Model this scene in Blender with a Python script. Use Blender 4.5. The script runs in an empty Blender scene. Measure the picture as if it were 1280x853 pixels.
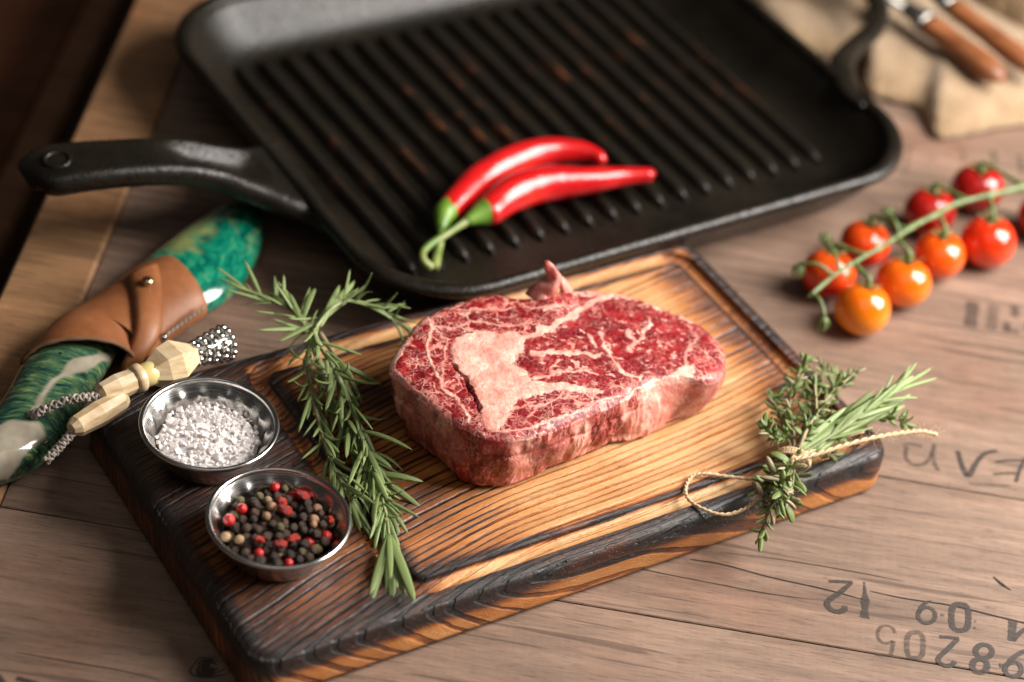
import bpy, math, random
import numpy as np
from mathutils import Vector, Matrix, Quaternion

# ------------------------------------------------------------------ camera, world, light
scene = bpy.context.scene
C = scene.collection
rng = random.Random(7)
nrg = np.random.RandomState(11)

FPX, PITCH, ROLL, DIST = 2858.0, 0.6832, 0.1666, 1.3
fwd = Vector((0, math.cos(PITCH), -math.sin(PITCH)))
rgt0 = Vector((1, 0, 0)); up0 = rgt0.cross(fwd)
RT = rgt0 * math.cos(ROLL) + up0 * math.sin(ROLL)
UP = -rgt0 * math.sin(ROLL) + up0 * math.cos(ROLL)
CAM = -fwd * DIST
cam_d = bpy.data.cameras.new('camera')
cam = bpy.data.objects.new('camera', cam_d); C.objects.link(cam)
cam.matrix_world = Matrix(((RT.x, UP.x, -fwd.x, CAM.x), (RT.y, UP.y, -fwd.y, CAM.y),
                           (RT.z, UP.z, -fwd.z, CAM.z), (0, 0, 0, 1)))
cam_d.sensor_width = 36; cam_d.lens = FPX / 1280 * 36
cam_d.clip_start = 0.02; cam_d.clip_end = 50
cam_d.dof.use_dof = True
cam_d.dof.focus_distance = 1.150
cam_d.dof.aperture_fstop = 3.7
scene.camera = cam

world = bpy.data.worlds.new('World'); scene.world = world; world.use_nodes = True
bg = world.node_tree.nodes['Background']
bg.inputs[0].default_value = (1.0, 0.93, 0.86, 1); bg.inputs[1].default_value = 0.036

def area(name, loc, target, w, h, power, col):
    d = bpy.data.lights.new(name, 'AREA'); d.shape = 'RECTANGLE'; d.size = w; d.size_y = h
    d.energy = power; d.color = col
    o = bpy.data.objects.new(name, d); C.objects.link(o)
    o.location = loc
    o.rotation_euler = (Vector(target) - Vector(loc)).to_track_quat('-Z', 'Y').to_euler()
    return o
area('window_light', (0.86, 0.08, 0.68), (0.04, -0.04, 0.0), 0.60, 0.78, 38.0, (1.0, 0.945, 0.885))
area('fill_light', (0.3, -1.2, 2.4), (0, 0, 0), 2.4, 2.0, 9.0, (1.0, 0.93, 0.86))  # added soft fill above and behind the camera, not a real fixture

scene.view_settings.view_transform = 'Standard'
scene.view_settings.look = 'None'
scene.view_settings.exposure = 0.0
scene.view_settings.gamma = 1.0
scene.render.engine = 'CYCLES'
scene.cycles.use_denoising = True
scene.cycles.max_bounces = 12; scene.cycles.diffuse_bounces = 6
scene.cycles.sample_clamp_indirect = 6

# ------------------------------------------------------------------ helpers
def P(x, y, z=0.0):
    """the point of the place seen at photo pixel (x, y) that lies at height z"""
    d = RT * ((x - 640) / FPX) - UP * ((y - 426.5) / FPX) + fwd
    t = (z - CAM.z) / d.z
    return CAM + d * t
nRT, nUP, nF, nC = (np.array(v) for v in (RT, UP, fwd, CAM))
def Pn(a, z):
    a = np.asarray(a, float)
    d = np.outer((a[:, 0] - 640) / FPX, nRT) - np.outer((a[:, 1] - 426.5) / FPX, nUP) + nF
    t = (np.asarray(z) - nC[2]) / d[:, 2]
    return nC + d * t[:, None]
def proj(V):
    d = V - nC; z = d @ nF
    return np.stack([640 + FPX * (d @ nRT) / z, 426.5 - FPX * (d @ nUP) / z], -1)

WM = {}      # world matrix of every object (kept by hand, nothing is evaluated)
def wm(o): return WM[o.name] if o is not None else Matrix.Identity(4)
def thing(name, label, cat, M=None, group=None, kind=None):
    o = bpy.data.objects.new(name, None); C.objects.link(o)
    o.empty_display_size = 0.01
    M = M or Matrix.Identity(4); o.matrix_world = M; WM[o.name] = M.copy()
    if label: o['label'] = label
    if cat: o['category'] = cat
    if group: o['group'] = group
    if kind: o['kind'] = kind
    return o
def tag(o, label=None, cat=None, group=None, kind=None):
    for k, v in (('label', label), ('category', cat), ('group', group), ('kind', kind)):
        if v: o[k] = v
    return o
def mesh(name, V, F, mat, smooth=True, attrs=None):
    me = bpy.data.meshes.new(name)
    V = np.asarray(V, dtype=np.float32)
    if isinstance(F, np.ndarray) and F.ndim == 2:
        n, k = F.shape
        me.vertices.add(len(V)); me.vertices.foreach_set('co', V.ravel())
        me.loops.add(n * k); me.loops.foreach_set('vertex_index', F.ravel().astype(np.int32))
        me.polygons.add(n); me.polygons.foreach_set('loop_start', np.arange(n, dtype=np.int32) * k)
        me.update(calc_edges=True); me.validate()
    else:
        me.from_pydata([tuple(map(float, v)) for v in V], [], F)
        me.update()
    me.polygons.foreach_set('use_smooth', np.full(len(me.polygons), smooth, dtype=bool))
    if attrs:
        for k, a in attrs.items():
            at = me.attributes.new(k, 'FLOAT', 'POINT'); at.data.foreach_set('value', np.asarray(a, dtype=np.float32))
    if mat: me.materials.append(mat)
    return me
def link(name, me, parent=None, M=None, local=False):
    """M: world matrix (or matrix local to the parent when local)"""
    o = bpy.data.objects.new(name, me); C.objects.link(o)
    M = M or Matrix.Identity(4)
    if parent is not None:
        o.parent = parent
        L = M if local else wm(parent).inverted() @ M
        o.matrix_local = L; WM[o.name] = wm(parent) @ L
    else:
        o.matrix_world = M; WM[o.name] = M.copy()
    return o
def obj(name, V, F, mat, parent=None, smooth=True, attrs=None, local=False, M=None):
    return link(name, mesh(name, V, F, mat, smooth, attrs), parent, M, local)
T = Matrix.Translation

def hash3(ix, iy, iz, seed):
    h = (ix.astype(np.int64) * 374761393 + iy.astype(np.int64) * 668265263 + iz.astype(np.int64) * 2147483647 + seed * 974634777) & 0xffffffff
    h = ((h ^ (h >> 13)) * 1274126177) & 0xffffffff
    h = ((h ^ (h >> 16)) * 2246822519) & 0xffffffff
    return ((h ^ (h >> 15)) & 0xffff) / 65535.0
def vnoise(p, seed=0):
    p = np.asarray(p, float)
    i = np.floor(p).astype(np.int64); f = p - i; f = f * f * (3 - 2 * f)
    out = 0
    for a in (0, 1):
        for b in (0, 1):
            for c in (0, 1):
                w = (f[:, 0] if a else 1 - f[:, 0]) * (f[:, 1] if b else 1 - f[:, 1]) * (f[:, 2] if c else 1 - f[:, 2])
                out = out + w * hash3(i[:, 0] + a, i[:, 1] + b, i[:, 2] + c, seed)
    return out * 2 - 1
def fbm(p, seed=0, octv=4):
    s, a, p = 0, 1.0, np.asarray(p, float)
    for k in range(octv):
        s = s + a * vnoise(p * 2 ** k, seed + k); a *= .5
    return s / 1.9
def sst(x, a, b):
    t = np.clip((x - a) / (b - a), 0, 1); return t * t * (3 - 2 * t)
def segdist(Q, line, closed=False):
    L = np.asarray(line, float); 
    if closed: L = np.vstack([L, L[:1]])
    d = np.full(len(Q), 1e9)
    for a, b in zip(L[:-1], L[1:]):
        ab = b - a; t = np.clip(((Q - a) @ ab) / max(ab @ ab, 1e-12), 0, 1)
        d = np.minimum(d, np.hypot(*(Q - a - t[:, None] * ab).T))
    return d
def inside(Q, poly):
    L = np.asarray(poly, float); c = np.zeros(len(Q), bool); n = len(L)
    for i in range(n):
        (x1, y1), (x2, y2) = L[i], L[(i + 1) % n]
        if y1 == y2: continue
        m = ((y1 > Q[:, 1]) != (y2 > Q[:, 1])) & (Q[:, 0] < (x2 - x1) * (Q[:, 1] - y1) / (y2 - y1) + x1)
        c ^= m
    return c
def polyd(Q, poly):
    d = segdist(Q, poly, True); return np.where(inside(Q, poly), d, -d)

def catmull(pts, n=8):
    P_ = [Vector(p) for p in pts]
    if len(P_) < 3: return [P_[0].lerp(P_[-1], i / n) for i in range(n + 1)]
    P_ = [P_[0] * 2 - P_[1]] + P_ + [P_[-1] * 2 - P_[-2]]
    out = []
    for i in range(1, len(P_) - 2):
        a, b, c, d = P_[i - 1:i + 3]
        for k in range(n):
            t = k / n
            out.append(0.5 * ((2 * b) + (c - a) * t + (2 * a - 5 * b + 4 * c - d) * t * t + (3 * b - a - 3 * c + d) * t ** 3))
    out.append(P_[-2]); return out
def interp(vals, n):
    x = np.linspace(0, len(vals) - 1, n); return np.interp(x, np.arange(len(vals)), vals)
def frames(path):
    T_ = []
    for i in range(len(path)):
        a = path[max(i - 1, 0)]; b = path[min(i + 1, len(path) - 1)]
        T_.append((b - a).normalized())
    ref = Vector((0, 0, 1)) if abs(T_[0].z) < .9 else Vector((1, 0, 0))
    n = (ref - T_[0] * ref.dot(T_[0])).normalized(); out = []
    for t in T_:
        n = (n - t * n.dot(t)).normalized(); out.append((t, n, t.cross(n)))
    return out
def tube(path, rad, seg=10, sy=1.0, fn=None, caps=True):
    """rad: radius per path point; returns V, F"""
    fr = frames(path); V = []; F = []
    if np.isscalar(rad): rad = [rad] * len(path)
    for i, (p, (t, n, b)) in enumerate(zip(path, fr)):
        for k in range(seg):
            a = 2 * math.pi * k / seg
            r = rad[i] * (fn(i, a) if fn else 1)
            V.append(p + b * (math.cos(a) * r) + n * (math.sin(a) * r * sy))
    m = len(path)
    for i in range(m - 1):
        for k in range(seg):
            F.append((i * seg + k, i * seg + (k + 1) % seg, (i + 1) * seg + (k + 1) % seg, (i + 1) * seg + k))
    if caps:
        V.append(path[0]); V.append(path[-1]); a, b = len(V) - 2, len(V) - 1
        for k in range(seg):
            F.append((a, (k + 1) % seg, k)); F.append((b, (m - 1) * seg + k, (m - 1) * seg + (k + 1) % seg))
    return V, F
def loft(loops, close0=True, close1=True):
    """closed loops of equal length -> V, F"""
    n = len(loops[0]); V = [v for L in loops for v in L]; F = []
    for i in range(len(loops) - 1):
        for k in range(n):
            F.append((i * n + k, i * n + (k + 1) % n, (i + 1) * n + (k + 1) % n, (i + 1) * n + k))
    if close0: F.append(tuple(range(n - 1, -1, -1)))
    if close1: F.append(tuple((len(loops) - 1) * n + k for k in range(n)))
    return V, F
def lathe(prof, seg=96, fn=None):
    V = []; F = []
    for j, (r, z) in enumerate(prof):
        for k in range(seg):
            a = 2 * math.pi * k / seg
            dr = fn(j, a) if fn else 0
            V.append(((r + dr) * math.cos(a), (r + dr) * math.sin(a), z))
    for j in range(len(prof) - 1):
        for k in range(seg):
            F.append((j * seg + k, j * seg + (k + 1) % seg, (j + 1) * seg + (k + 1) % seg, (j + 1) * seg + k))
    return V, F
def box(cx, cy, cz, hx, hy, hz, bev=0.0):
    pts = []
    ring = lambda x, y, z: [(cx - x, cy - y, z), (cx + x, cy - y, z), (cx + x, cy + y, z), (cx - x, cy + y, z)]
    b = bev
    L = [ring(hx - b, hy - b, cz - hz), ring(hx, hy, cz - hz + b), ring(hx, hy, cz + hz - b), ring(hx - b, hy - b, cz + hz)] if b else [ring(hx, hy, cz - hz), ring(hx, hy, cz + hz)]
    return loft(L)

# ------------------------------------------------------------------ material helpers
class Mat:
    def __init__(s, name, **kw):
        s.m = bpy.data.materials.new(name); s.m.use_nodes = True; s.nt = s.m.node_tree
        s.b = s.nt.nodes['Principled BSDF']
        for k, v in kw.items(): s.set(k, v)
    def set(s, k, v):
        k = {'color': 'Base Color', 'rough': 'Roughness', 'metal': 'Metallic', 'spec': 'Specular IOR Level', 'sss': 'Subsurface Weight',
             'coat': 'Coat Weight', 'coatr': 'Coat Roughness', 'trans': 'Transmission Weight', 'sheen': 'Sheen Weight', 'alpha': 'Alpha', 'normal': 'Normal', 'ior': 'IOR'}.get(k, k)
        s.put(s.b.inputs[k], v)
    def put(s, sock, v):
        if isinstance(v, bpy.types.NodeSocket): s.nt.links.new(v, sock)
        elif isinstance(v, (tuple, list)) and sock.type == 'RGBA' and len(v) == 3: sock.default_value = (*v, 1)
        else: sock.default_value = v
    def node(s, t, **kw):
        n = s.nt.nodes.new(t)
        for k, v in kw.items(): setattr(n, k, v)
        return n
    def coord(s): return s.node('ShaderNodeTexCoord').outputs['Object']
    def attr(s, name):
        n = s.node('ShaderNodeAttribute'); n.attribute_name = name; return n.outputs['Fac']
    def mapv(s, vec, scale=(1, 1, 1), rot=(0, 0, 0), loc=(0, 0, 0)):
        n = s.node('ShaderNodeMapping'); s.put(n.inputs[0], vec); n.inputs['Scale'].default_value = scale
        n.inputs['Rotation'].default_value = rot; n.inputs['Location'].default_value = loc; return n.outputs[0]
    def noise(s, vec, scale=5, detail=3, rough=.5, dist=0.0, col=False):
        n = s.node('ShaderNodeTexNoise'); s.put(n.inputs['Vector'], vec); n.inputs['Scale'].default_value = scale
        n.inputs['Detail'].default_value = detail; n.inputs['Roughness'].default_value = rough; n.inputs['Distortion'].default_value = dist
        return n.outputs['Color' if col else 'Fac']
    def voro(s, vec, scale, feat='F1', out='Distance', rand=1.0):
        n = s.node('ShaderNodeTexVoronoi'); n.feature = feat; s.put(n.inputs['Vector'], vec); n.inputs['Scale'].default_value = scale
        n.inputs['Randomness'].default_value = rand
        return n.outputs[out]
    def ramp(s, fac, stops, mode='LINEAR'):
        n = s.node('ShaderNodeValToRGB'); s.put(n.inputs[0], fac); cr = n.color_ramp; cr.interpolation = mode
        while len(cr.elements) < len(stops): cr.elements.new(.5)
        for e, (p, c) in zip(cr.elements, stops):
            e.position = p; e.color = (*c, 1) if isinstance(c, (tuple, list)) else (c, c, c, 1)
        return n.outputs[0]
    def mix(s, fac, a, b, blend='MIX'):
        n = s.node('ShaderNodeMix'); n.data_type = 'RGBA'; n.blend_type = blend
        s.put(n.inputs[0], fac); s.put(n.inputs[6], a); s.put(n.inputs[7], b); return n.outputs[2]
    def math(s, op, a, b=0.0, c=0.0, clamp=False):
        n = s.node('ShaderNodeMath'); n.operation = op; n.use_clamp = clamp
        s.put(n.inputs[0], a); s.put(n.inputs[1], b); s.put(n.inputs[2], c); return n.outputs[0]
    def mr(s, v, a, b, c=0.0, d=1.0, smooth=True):
        n = s.node('ShaderNodeMapRange'); n.interpolation_type = 'SMOOTHSTEP' if smooth else 'LINEAR'
        for i, x in enumerate((v, a, b, c, d)): s.put(n.inputs[i], x)
        return n.outputs[0]
    def addv(s, a, b, k=1.0):
        n = s.node('ShaderNodeVectorMath'); n.operation = 'MULTIPLY_ADD'; s.put(n.inputs[0], b); n.inputs[1].default_value = (k, k, k); s.put(n.inputs[2], a)
        return n.outputs[0]
    def sub5(s, c):
        n = s.node('ShaderNodeVectorMath'); n.operation = 'SUBTRACT'; s.put(n.inputs[0], c); n.inputs[1].default_value = (.5, .5, .5); return n.outputs[0]
    def xyz(s, v):
        n = s.node('ShaderNodeSeparateXYZ'); s.put(n.inputs[0], v); return n.outputs
    def comb(s, x, y, z):
        n = s.node('ShaderNodeCombineXYZ')
        for i, v in enumerate((x, y, z)): s.put(n.inputs[i], v)
        return n.outputs[0]
    def bump(s, h, strength=.3, dist=.001, normal=None):
        n = s.node('ShaderNodeBump'); s.put(n.inputs['Height'], h); n.inputs['Strength'].default_value = strength
        n.inputs['Distance'].default_value = dist
        if normal is not None: s.put(n.inputs['Normal'], normal)
        s.set('normal', n.outputs[0]); return n.outputs[0]
    def rand(s):
        return s.node('ShaderNodeObjectInfo').outputs['Random']

# ------------------------------------------------------------------ materials
def table_wood(name, tint, dark=1.0):
    m = Mat(name, rough=.55, spec=.35)
    co = m.coord(); r = m.rand()
    off = m.comb(m.math('MULTIPLY', r, 3.1), m.math('MULTIPLY', r, 7.7), 0.0)
    v = m.addv(co, off)
    w = m.addv(v, m.sub5(m.noise(m.mapv(v, (.5, 1, 1)), 6, 3, .5, col=True)), .010)
    broad = m.noise(m.mapv(w, (3, 17, 3)), 1.6, 4, .6)
    mid = m.noise(m.mapv(w, (9, 120, 9)), 1.3, 5, .65)
    fine = m.noise(m.mapv(w, (70, 820, 70)), 1.0, 4, .75)
    saw = m.noise(m.mapv(v, (420, 45, 45), (0, 0, .35)), 1.0, 2, .5)
    c = m.ramp(m.math('ADD', m.math('MULTIPLY', broad, .55), m.math('MULTIPLY', mid, .45)),
               [(.30, tuple(x * .40 for x in tint)), (.42, tuple(x * .72 for x in tint)), (.53, tint), (.67, tuple(min(1, x * 1.42) for x in tint))])
    red = m.ramp(m.noise(v, 9, 2, .5), [(.52, (1, 1, 1)), (.76, (1.0, .84, .78))])
    c = m.mix(1.0, c, red, 'MULTIPLY')
    c = m.mix(1.0, c, m.ramp(fine, [(.28, .38), (.46, .98), (.8, 1.22)]), 'MULTIPLY')
    c = m.mix(1.0, c, m.ramp(saw, [(.3, .96), (.7, 1.03)]), 'MULTIPLY')
    # thin dark drying checks along the grain
    chk = m.ramp(m.noise(m.mapv(w, (5.5, 150, 5)), 1.4, 2, .4), [(.33, 1), (.36, 0)])
    c = m.mix(m.math('MULTIPLY', chk, .55), c, (.05, .03, .022))
    m.set('color', c)
    m.set('rough', m.ramp(mid, [(.3, .62), (.7, .48)]))
    m.bump(m.math('ADD', m.math('MULTIPLY', fine, .6), m.math('MULTIPLY', mid, .6)), .6, .0008)
    return m.m
M_plank = table_wood('printed_plank', (.222, .145, .105))
M_band = table_wood('band_wood', (.31, .165, .080))
M_bench = table_wood('bench_wood', (.105, .034, .013))
M_benchedge = table_wood('bench_edge_wood', (.20, .095, .048))

def mk_floor():
    m = Mat('dark_floor', rough=.7)
    m.set('color', m.ramp(m.noise(m.coord(), 3, 3), [(.3, (.018, .007, .004)), (.7, (.045, .018, .010))])); return m.m
M_floor = mk_floor()

def mk_ink(dens):
    m = Mat('faded_ink', rough=.6, color=(.035, .026, .022))
    co = m.coord()
    n = m.noise(m.mapv(co, (60, 500, 60)), 1.0, 4, .7); n2 = m.noise(co, 700, 2, .6)
    a = m.math('ADD', m.math('MULTIPLY', n, .6), m.math('MULTIPLY', n2, .4))
    m.set('alpha', m.mr(a, .42, .60, dens, dens * .48)); return m.m
M_ink = mk_ink(.97); M_inkf = mk_ink(.55); M_inkff = mk_ink(.38)
M_seam = Mat('seam_dark', color=(.012, .008, .006), rough=.9).m

def mk_board():
    m = Mat('charred_wood', spec=.5)
    co = m.coord(); ch = m.attr('char'); rg = m.attr('ring'); fr = m.attr('fresh')
    x, y, z = m.xyz(co)[:3]
    w = m.noise(m.mapv(co, (1, 1.6, 1)), 5.5, 1, .4); w2 = m.noise(m.mapv(co, (14, 60, 30)), 1.6, 3, .6)
    ringv = m.math('ADD', rg, m.math('ADD', m.math('MULTIPLY', m.math('SUBTRACT', w, .5), 22.0), m.math('MULTIPLY', m.math('SUBTRACT', w2, .5), 2.4)))
    ringv = m.math('ADD', ringv, m.math('MULTIPLY', m.noise(m.comb(m.math('MULTIPLY', ringv, .055), .5, .5), 1.0, 2, .6), 15.0))
    ph = m.math('FRACT', m.math('DIVIDE', ringv, 4.4))
    # late wood: a dark line that ends sharply on one side and fades on the other
    idx = m.math('FLOOR', m.math('DIVIDE', ringv, 4.4))
    rw = m.math('MULTIPLY_ADD', m.noise(m.comb(idx, 3.3, 1.1), 1.7, 0), .40, .12)   # each ring its own width
    line = m.math('MULTIPLY', m.mr(ph, .0, .10), m.mr(ph, m.math('ADD', rw, -.08), m.math('ADD', rw, .07), 1.0, 0.0))
    fib = m.noise(m.comb(m.math('MULTIPLY', x, 110), m.math('MULTIPLY', ringv, 2.6), m.math('MULTIPLY', z, 200)), 1.0, 4, .7)
    pores = m.ramp(m.noise(m.comb(m.math('MULTIPLY', x, 420), m.math('MULTIPLY', ringv, 5.0), m.math('MULTIPLY', z, 400)), 1.0, 1, .5), [(.60, 0), (.70, 1)])
    big = m.noise(m.mapv(co, (14, 38, 30)), 1.4, 4, .6)
    v = m.math('ADD', ch, m.math('MULTIPLY', m.math('SUBTRACT', big, .5), .75))
    v = m.math('ADD', v, m.math('MULTIPLY', m.math('SUBTRACT', fib, .5), .26))
    lw = m.math('MULTIPLY', line, m.math('MULTIPLY_ADD', m.noise(m.mapv(co, (22, 22, 22)), 1.3, 2), .80, -.02))
    lw = m.math('MULTIPLY', lw, m.math('MULTIPLY_ADD', ch, .62, .54))
    v = m.math('ADD', v, m.math('MULTIPLY', lw, m.math('SUBTRACT', 1.0, m.math('MULTIPLY', fr, .75))))
    v = m.math('ADD', v, m.math('MULTIPLY', pores, m.math('MULTIPLY', line, .25)), clamp=True)
    c = m.ramp(v, [(.0, (.64, .38, .165)), (.16, (.60, .275, .085)), (.33, (.49, .17, .036)), (.50, (.24, .072, .016)), (.66, (.085, .022, .008)), (.80, (.024, .009, .006)), (1.0, (.007, .006, .006))])
    c = m.mix(1.0, c, m.ramp(m.noise(m.comb(idx, 9.1, 2.2), 2.3, 0), [(.3, .80), (.7, 1.12)]), 'MULTIPLY')
    m.set('color', c)
    m.set('rough', m.math('MULTIPLY_ADD', fib, .2, m.ramp(v, [(.2, .36), (.6, .24), (.85, .34)])))
    h = m.math('SUBTRACT', m.math('MULTIPLY', fib, .35), m.math('MULTIPLY', line, .8))
    h = m.math('SUBTRACT', h, m.math('MULTIPLY', pores, .3))
    m.bump(h, .95, .0010)
    m.set('coat', .12); m.set('coatr', .25)
    return m.m
M_board = mk_board()

def mk_steak():
    m = Mat('marbled_beef', rough=.32, spec=.5)
    co = m.coord(); fat = m.attr('fat'); mb = m.attr('marb'); side = m.attr('side')
    wv = m.addv(co, m.sub5(m.noise(co, 120, 3, .6, col=True)), .007)
    wv = m.addv(wv, m.sub5(m.noise(co, 420, 2, .6, col=True)), .0022)
    pool = m.noise(co, 60, 2, .5)
    # net of veins: cell edges of two sizes, thick here and missing there
    def veins(sc, seed, tmax, lo, hi, soft):
        e = m.voro(m.mapv(wv, (1.0, 1.0, .45), loc=(seed, seed, 0)), sc, 'DISTANCE_TO_EDGE')
        t = m.math('MULTIPLY', m.mr(m.noise(m.mapv(co, loc=(seed * 3.0, 0, 0)), sc * .62, 2, .6), lo, hi), tmax)
        return m.mr(e, m.math('MULTIPLY', t, .25), m.math('ADD', t, soft), 1.0, 0.0)
    def gate(sc, seed, lo, hi, top=1.0): return m.mr(m.noise(m.mapv(co, loc=(0, seed, 0)), sc, 2, .5), lo, hi, 0.0, top)
    v1 = m.math('MULTIPLY', veins(120, 0.3, .10, .36, .66, .012), gate(85, 1.7, .44, .56))
    v2 = m.math('MULTIPLY', veins(290, 1.3, .11, .34, .68, .03), gate(120, 4.7, .44, .58, .9))
    v3 = m.math('MULTIPLY', veins(450, 2.3, .12, .34, .68, .06), gate(150, 7.7, .48, .64, .6))
    net = m.math('MAXIMUM', m.math('MAXIMUM', v1, v2), v3)
    fl = m.noise(m.mapv(wv, (1.0, 1.7, 1.0), (0, 0, .5)), 215, 3, .5)
    fl = m.math('MULTIPLY', m.mr(fl, .60, .64), gate(90, 2.2, .36, .54))
    fl2 = m.math('MULTIPLY', m.mr(m.noise(m.mapv(wv, (1.3, 1.0, 1.0), (0, 0, -.4)), 125, 3, .55), .645, .67), .95)
    marb = m.mix(mb, m.math('MAXIMUM', m.math('MAXIMUM', fl, fl2), m.math('MULTIPLY', v2, .5)), net)
    marb = m.math('MULTIPLY', marb, m.math('MULTIPLY_ADD', side, -.12, .90))
    f = m.math('MAXIMUM', fat, marb, clamp=True)
    lean = m.ramp(m.noise(m.mapv(co, (1, 1, 1)), 75, 4, .65), [(.3, (.115, .0035, .007)), (.5, (.235, .008, .012)), (.72, (.39, .022, .024))])
    fibre = m.noise(m.mapv(wv, (300, 230, 170)), 1.0, 3, .6)
    lean = m.mix(1.0, lean, m.ramp(fibre, [(.25, .65), (.5, 1.0), (.8, 1.35)]), 'MULTIPLY')
    fatc = m.ramp(m.noise(co, 90, 4, .6), [(.3, (.74, .27, .215)), (.5, (.84, .40, .315)), (.72, (.95, .64, .52))])
    fatc = m.mix(m.math('MULTIPLY', m.ramp(m.noise(wv, 260, 3, .6), [(.62, 0), (.74, 1)]), .45), fatc, (.58, .12, .10))
    fatc = m.mix(m.math('MULTIPLY', m.math('MAXIMUM', v1, v2), .42), fatc, (.62, .16, .13))
    fatc = m.mix(m.math('MULTIPLY', side, m.mr(m.noise(co, 130, 3, .6), .38, .62, .1, .75)), fatc, (.74, .20, .16))
    c = m.mix(f, lean, fatc)
    m.set('color', c)
    m.set('sss', .10); m.b.inputs['Subsurface Radius'].default_value = (1.0, .28, .18); m.b.inputs['Subsurface Scale'].default_value = .0015
    m.set('rough', m.ramp(m.noise(co, 300, 3, .6), [(.3, .18), (.7, .38)]))
    h = m.math('ADD', m.math('MULTIPLY', f, .16), m.math('MULTIPLY', m.noise(wv, 520, 4, .65), .8))
    h = m.math('ADD', h, m.math('MULTIPLY', m.noise(wv, 170, 3, .6), .7))
    m.bump(h, .8, .0011)
    m.set('coat', .10); m.set('coatr', .12)
    return m.m
M_steak = mk_steak()

def mk_steel():
    m = Mat('brushed_steel', metal=1.0, color=(.60, .585, .565))
    co = m.coord(); x, y, z = m.xyz(co)[:3]
    ang = m.math('ARCTAN2', y, x)
    n = m.noise(m.comb(m.math('MULTIPLY', ang, .8), 0.0, m.math('MULTIPLY', z, 2600)), 1.0, 3, .6)
    m.set('rough', m.mr(n, .3, .7, .16, .30)); m.bump(n, .12, .0002)
    sm = m.noise(co, 130, 3, .6)
    m.set('color', m.ramp(sm, [(.35, (.52, .505, .49)), (.7, (.66, .645, .62))]))
    return m.m
M_steel = mk_steel()
def mk_iron():
    m = Mat('seasoned_cast_iron', spec=.36)
    co = m.coord(); n = m.noise(co, 900, 3, .6); g = m.noise(co, 300, 3, .6)
    m.set('color', m.ramp(m.noise(co, 30, 3), [(.3, (.006, .0048, .003)), (.7, (.016, .012, .008))]))
    m.set('rough', m.mr(g, .3, .7, .25, .40)); m.bump(m.math('ADD', m.math('MULTIPLY', n, .6), m.math('MULTIPLY', g, 1.2)), .5, .0008)
    return m.m
M_iron = mk_iron()
def mk_rib():
    m = Mat('worn_rib_iron', spec=.34)
    co = m.coord(); n = m.noise(co, 700, 3, .6); r = m.rand()
    v = m.addv(co, m.comb(m.math('MULTIPLY', r, 9), 0.0, 0.0))
    rust = m.ramp(m.noise(m.mapv(v, (60, 30, 60)), 1.2, 3, .6), [(.54, 0), (.66, 1)])
    zone = m.mr(m.math('ABSOLUTE', m.math('ADD', m.xyz(co)[1], -.13)), .02, .075, 1.0, 0.0)
    rust = m.math('MULTIPLY', rust, zone)
    m.set('color', m.mix(m.math('MULTIPLY', rust, .75), (.013, .010, .007), (.115, .038, .016)))
    m.set('rough', .40); m.bump(n, .45, .0007)
    return m.m
M_rib = mk_rib()

def mk_leaf(name, a, b, back):
    m = Mat(name, rough=.42, spec=.4)
    co = m.coord(); r = m.rand(); x, y, z = m.xyz(co)[:3]
    c = m.mix(r, a, b)
    c = m.mix(1.0, c, m.ramp(m.noise(m.addv(co, m.comb(r, r, 0.0)), 350, 3, .6), [(.3, .7), (.7, 1.25)]), 'MULTIPLY')
    vein = m.mr(m.math('ABSOLUTE', x), .0, .00028, 1.0, 0.0)
    c = m.mix(m.math('MULTIPLY', vein, .45), c, tuple(k * 1.9 for k in b))
    geo = m.node('ShaderNodeNewGeometry').outputs['Backfacing']
    c = m.mix(geo, c, back)
    m.set('color', c); m.set('sss', .15); m.set('rough', .36); m.b.inputs['Subsurface Scale'].default_value = .001
    m.b.inputs['Subsurface Radius'].default_value = (.6, 1, .3)
    m.bump(m.noise(co, 900, 2, .5), .3, .0004)
    return m.m
M_rose = mk_leaf('rosemary_leaf', (.024, .056, .010), (.095, .165, .026), (.19, .25, .09))
M_rosel = mk_leaf('rosemary_leaf_light', (.065, .145, .026), (.165, .28, .062), (.26, .34, .13))
M_thyme = mk_leaf('thyme_leaf', (.022, .058, .008), (.12, .20, .030), (.15, .20, .06))
M_stem = Mat('woody_stem', rough=.6)
M_stem.set('color', M_stem.ramp(M_stem.noise(M_stem.coord(), 120, 3), [(.35, (.13, .13, .055)), (.65, (.34, .27, .15))])); M_stem = M_stem.m
M_gstem = Mat('green_stem', rough=.55)
M_gstem.set('color', M_gstem.ramp(M_gstem.noise(M_gstem.coord(), 150, 3), [(.35, (.14, .20, .07)), (.65, (.36, .38, .20))])); M_gstem = M_gstem.m
def mk_twine():
    m = Mat('jute_twine', rough=.85)
    m.set('color', m.ramp(m.noise(m.mapv(m.coord(), (1, 1, 1)), 900, 3), [(.3, (.42, .28, .15)), (.7, (.78, .60, .38))])); m.set('sss', .1)
    m.b.inputs['Subsurface Scale'].default_value = .0005
    return m.m
M_twine = mk_twine()

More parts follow.
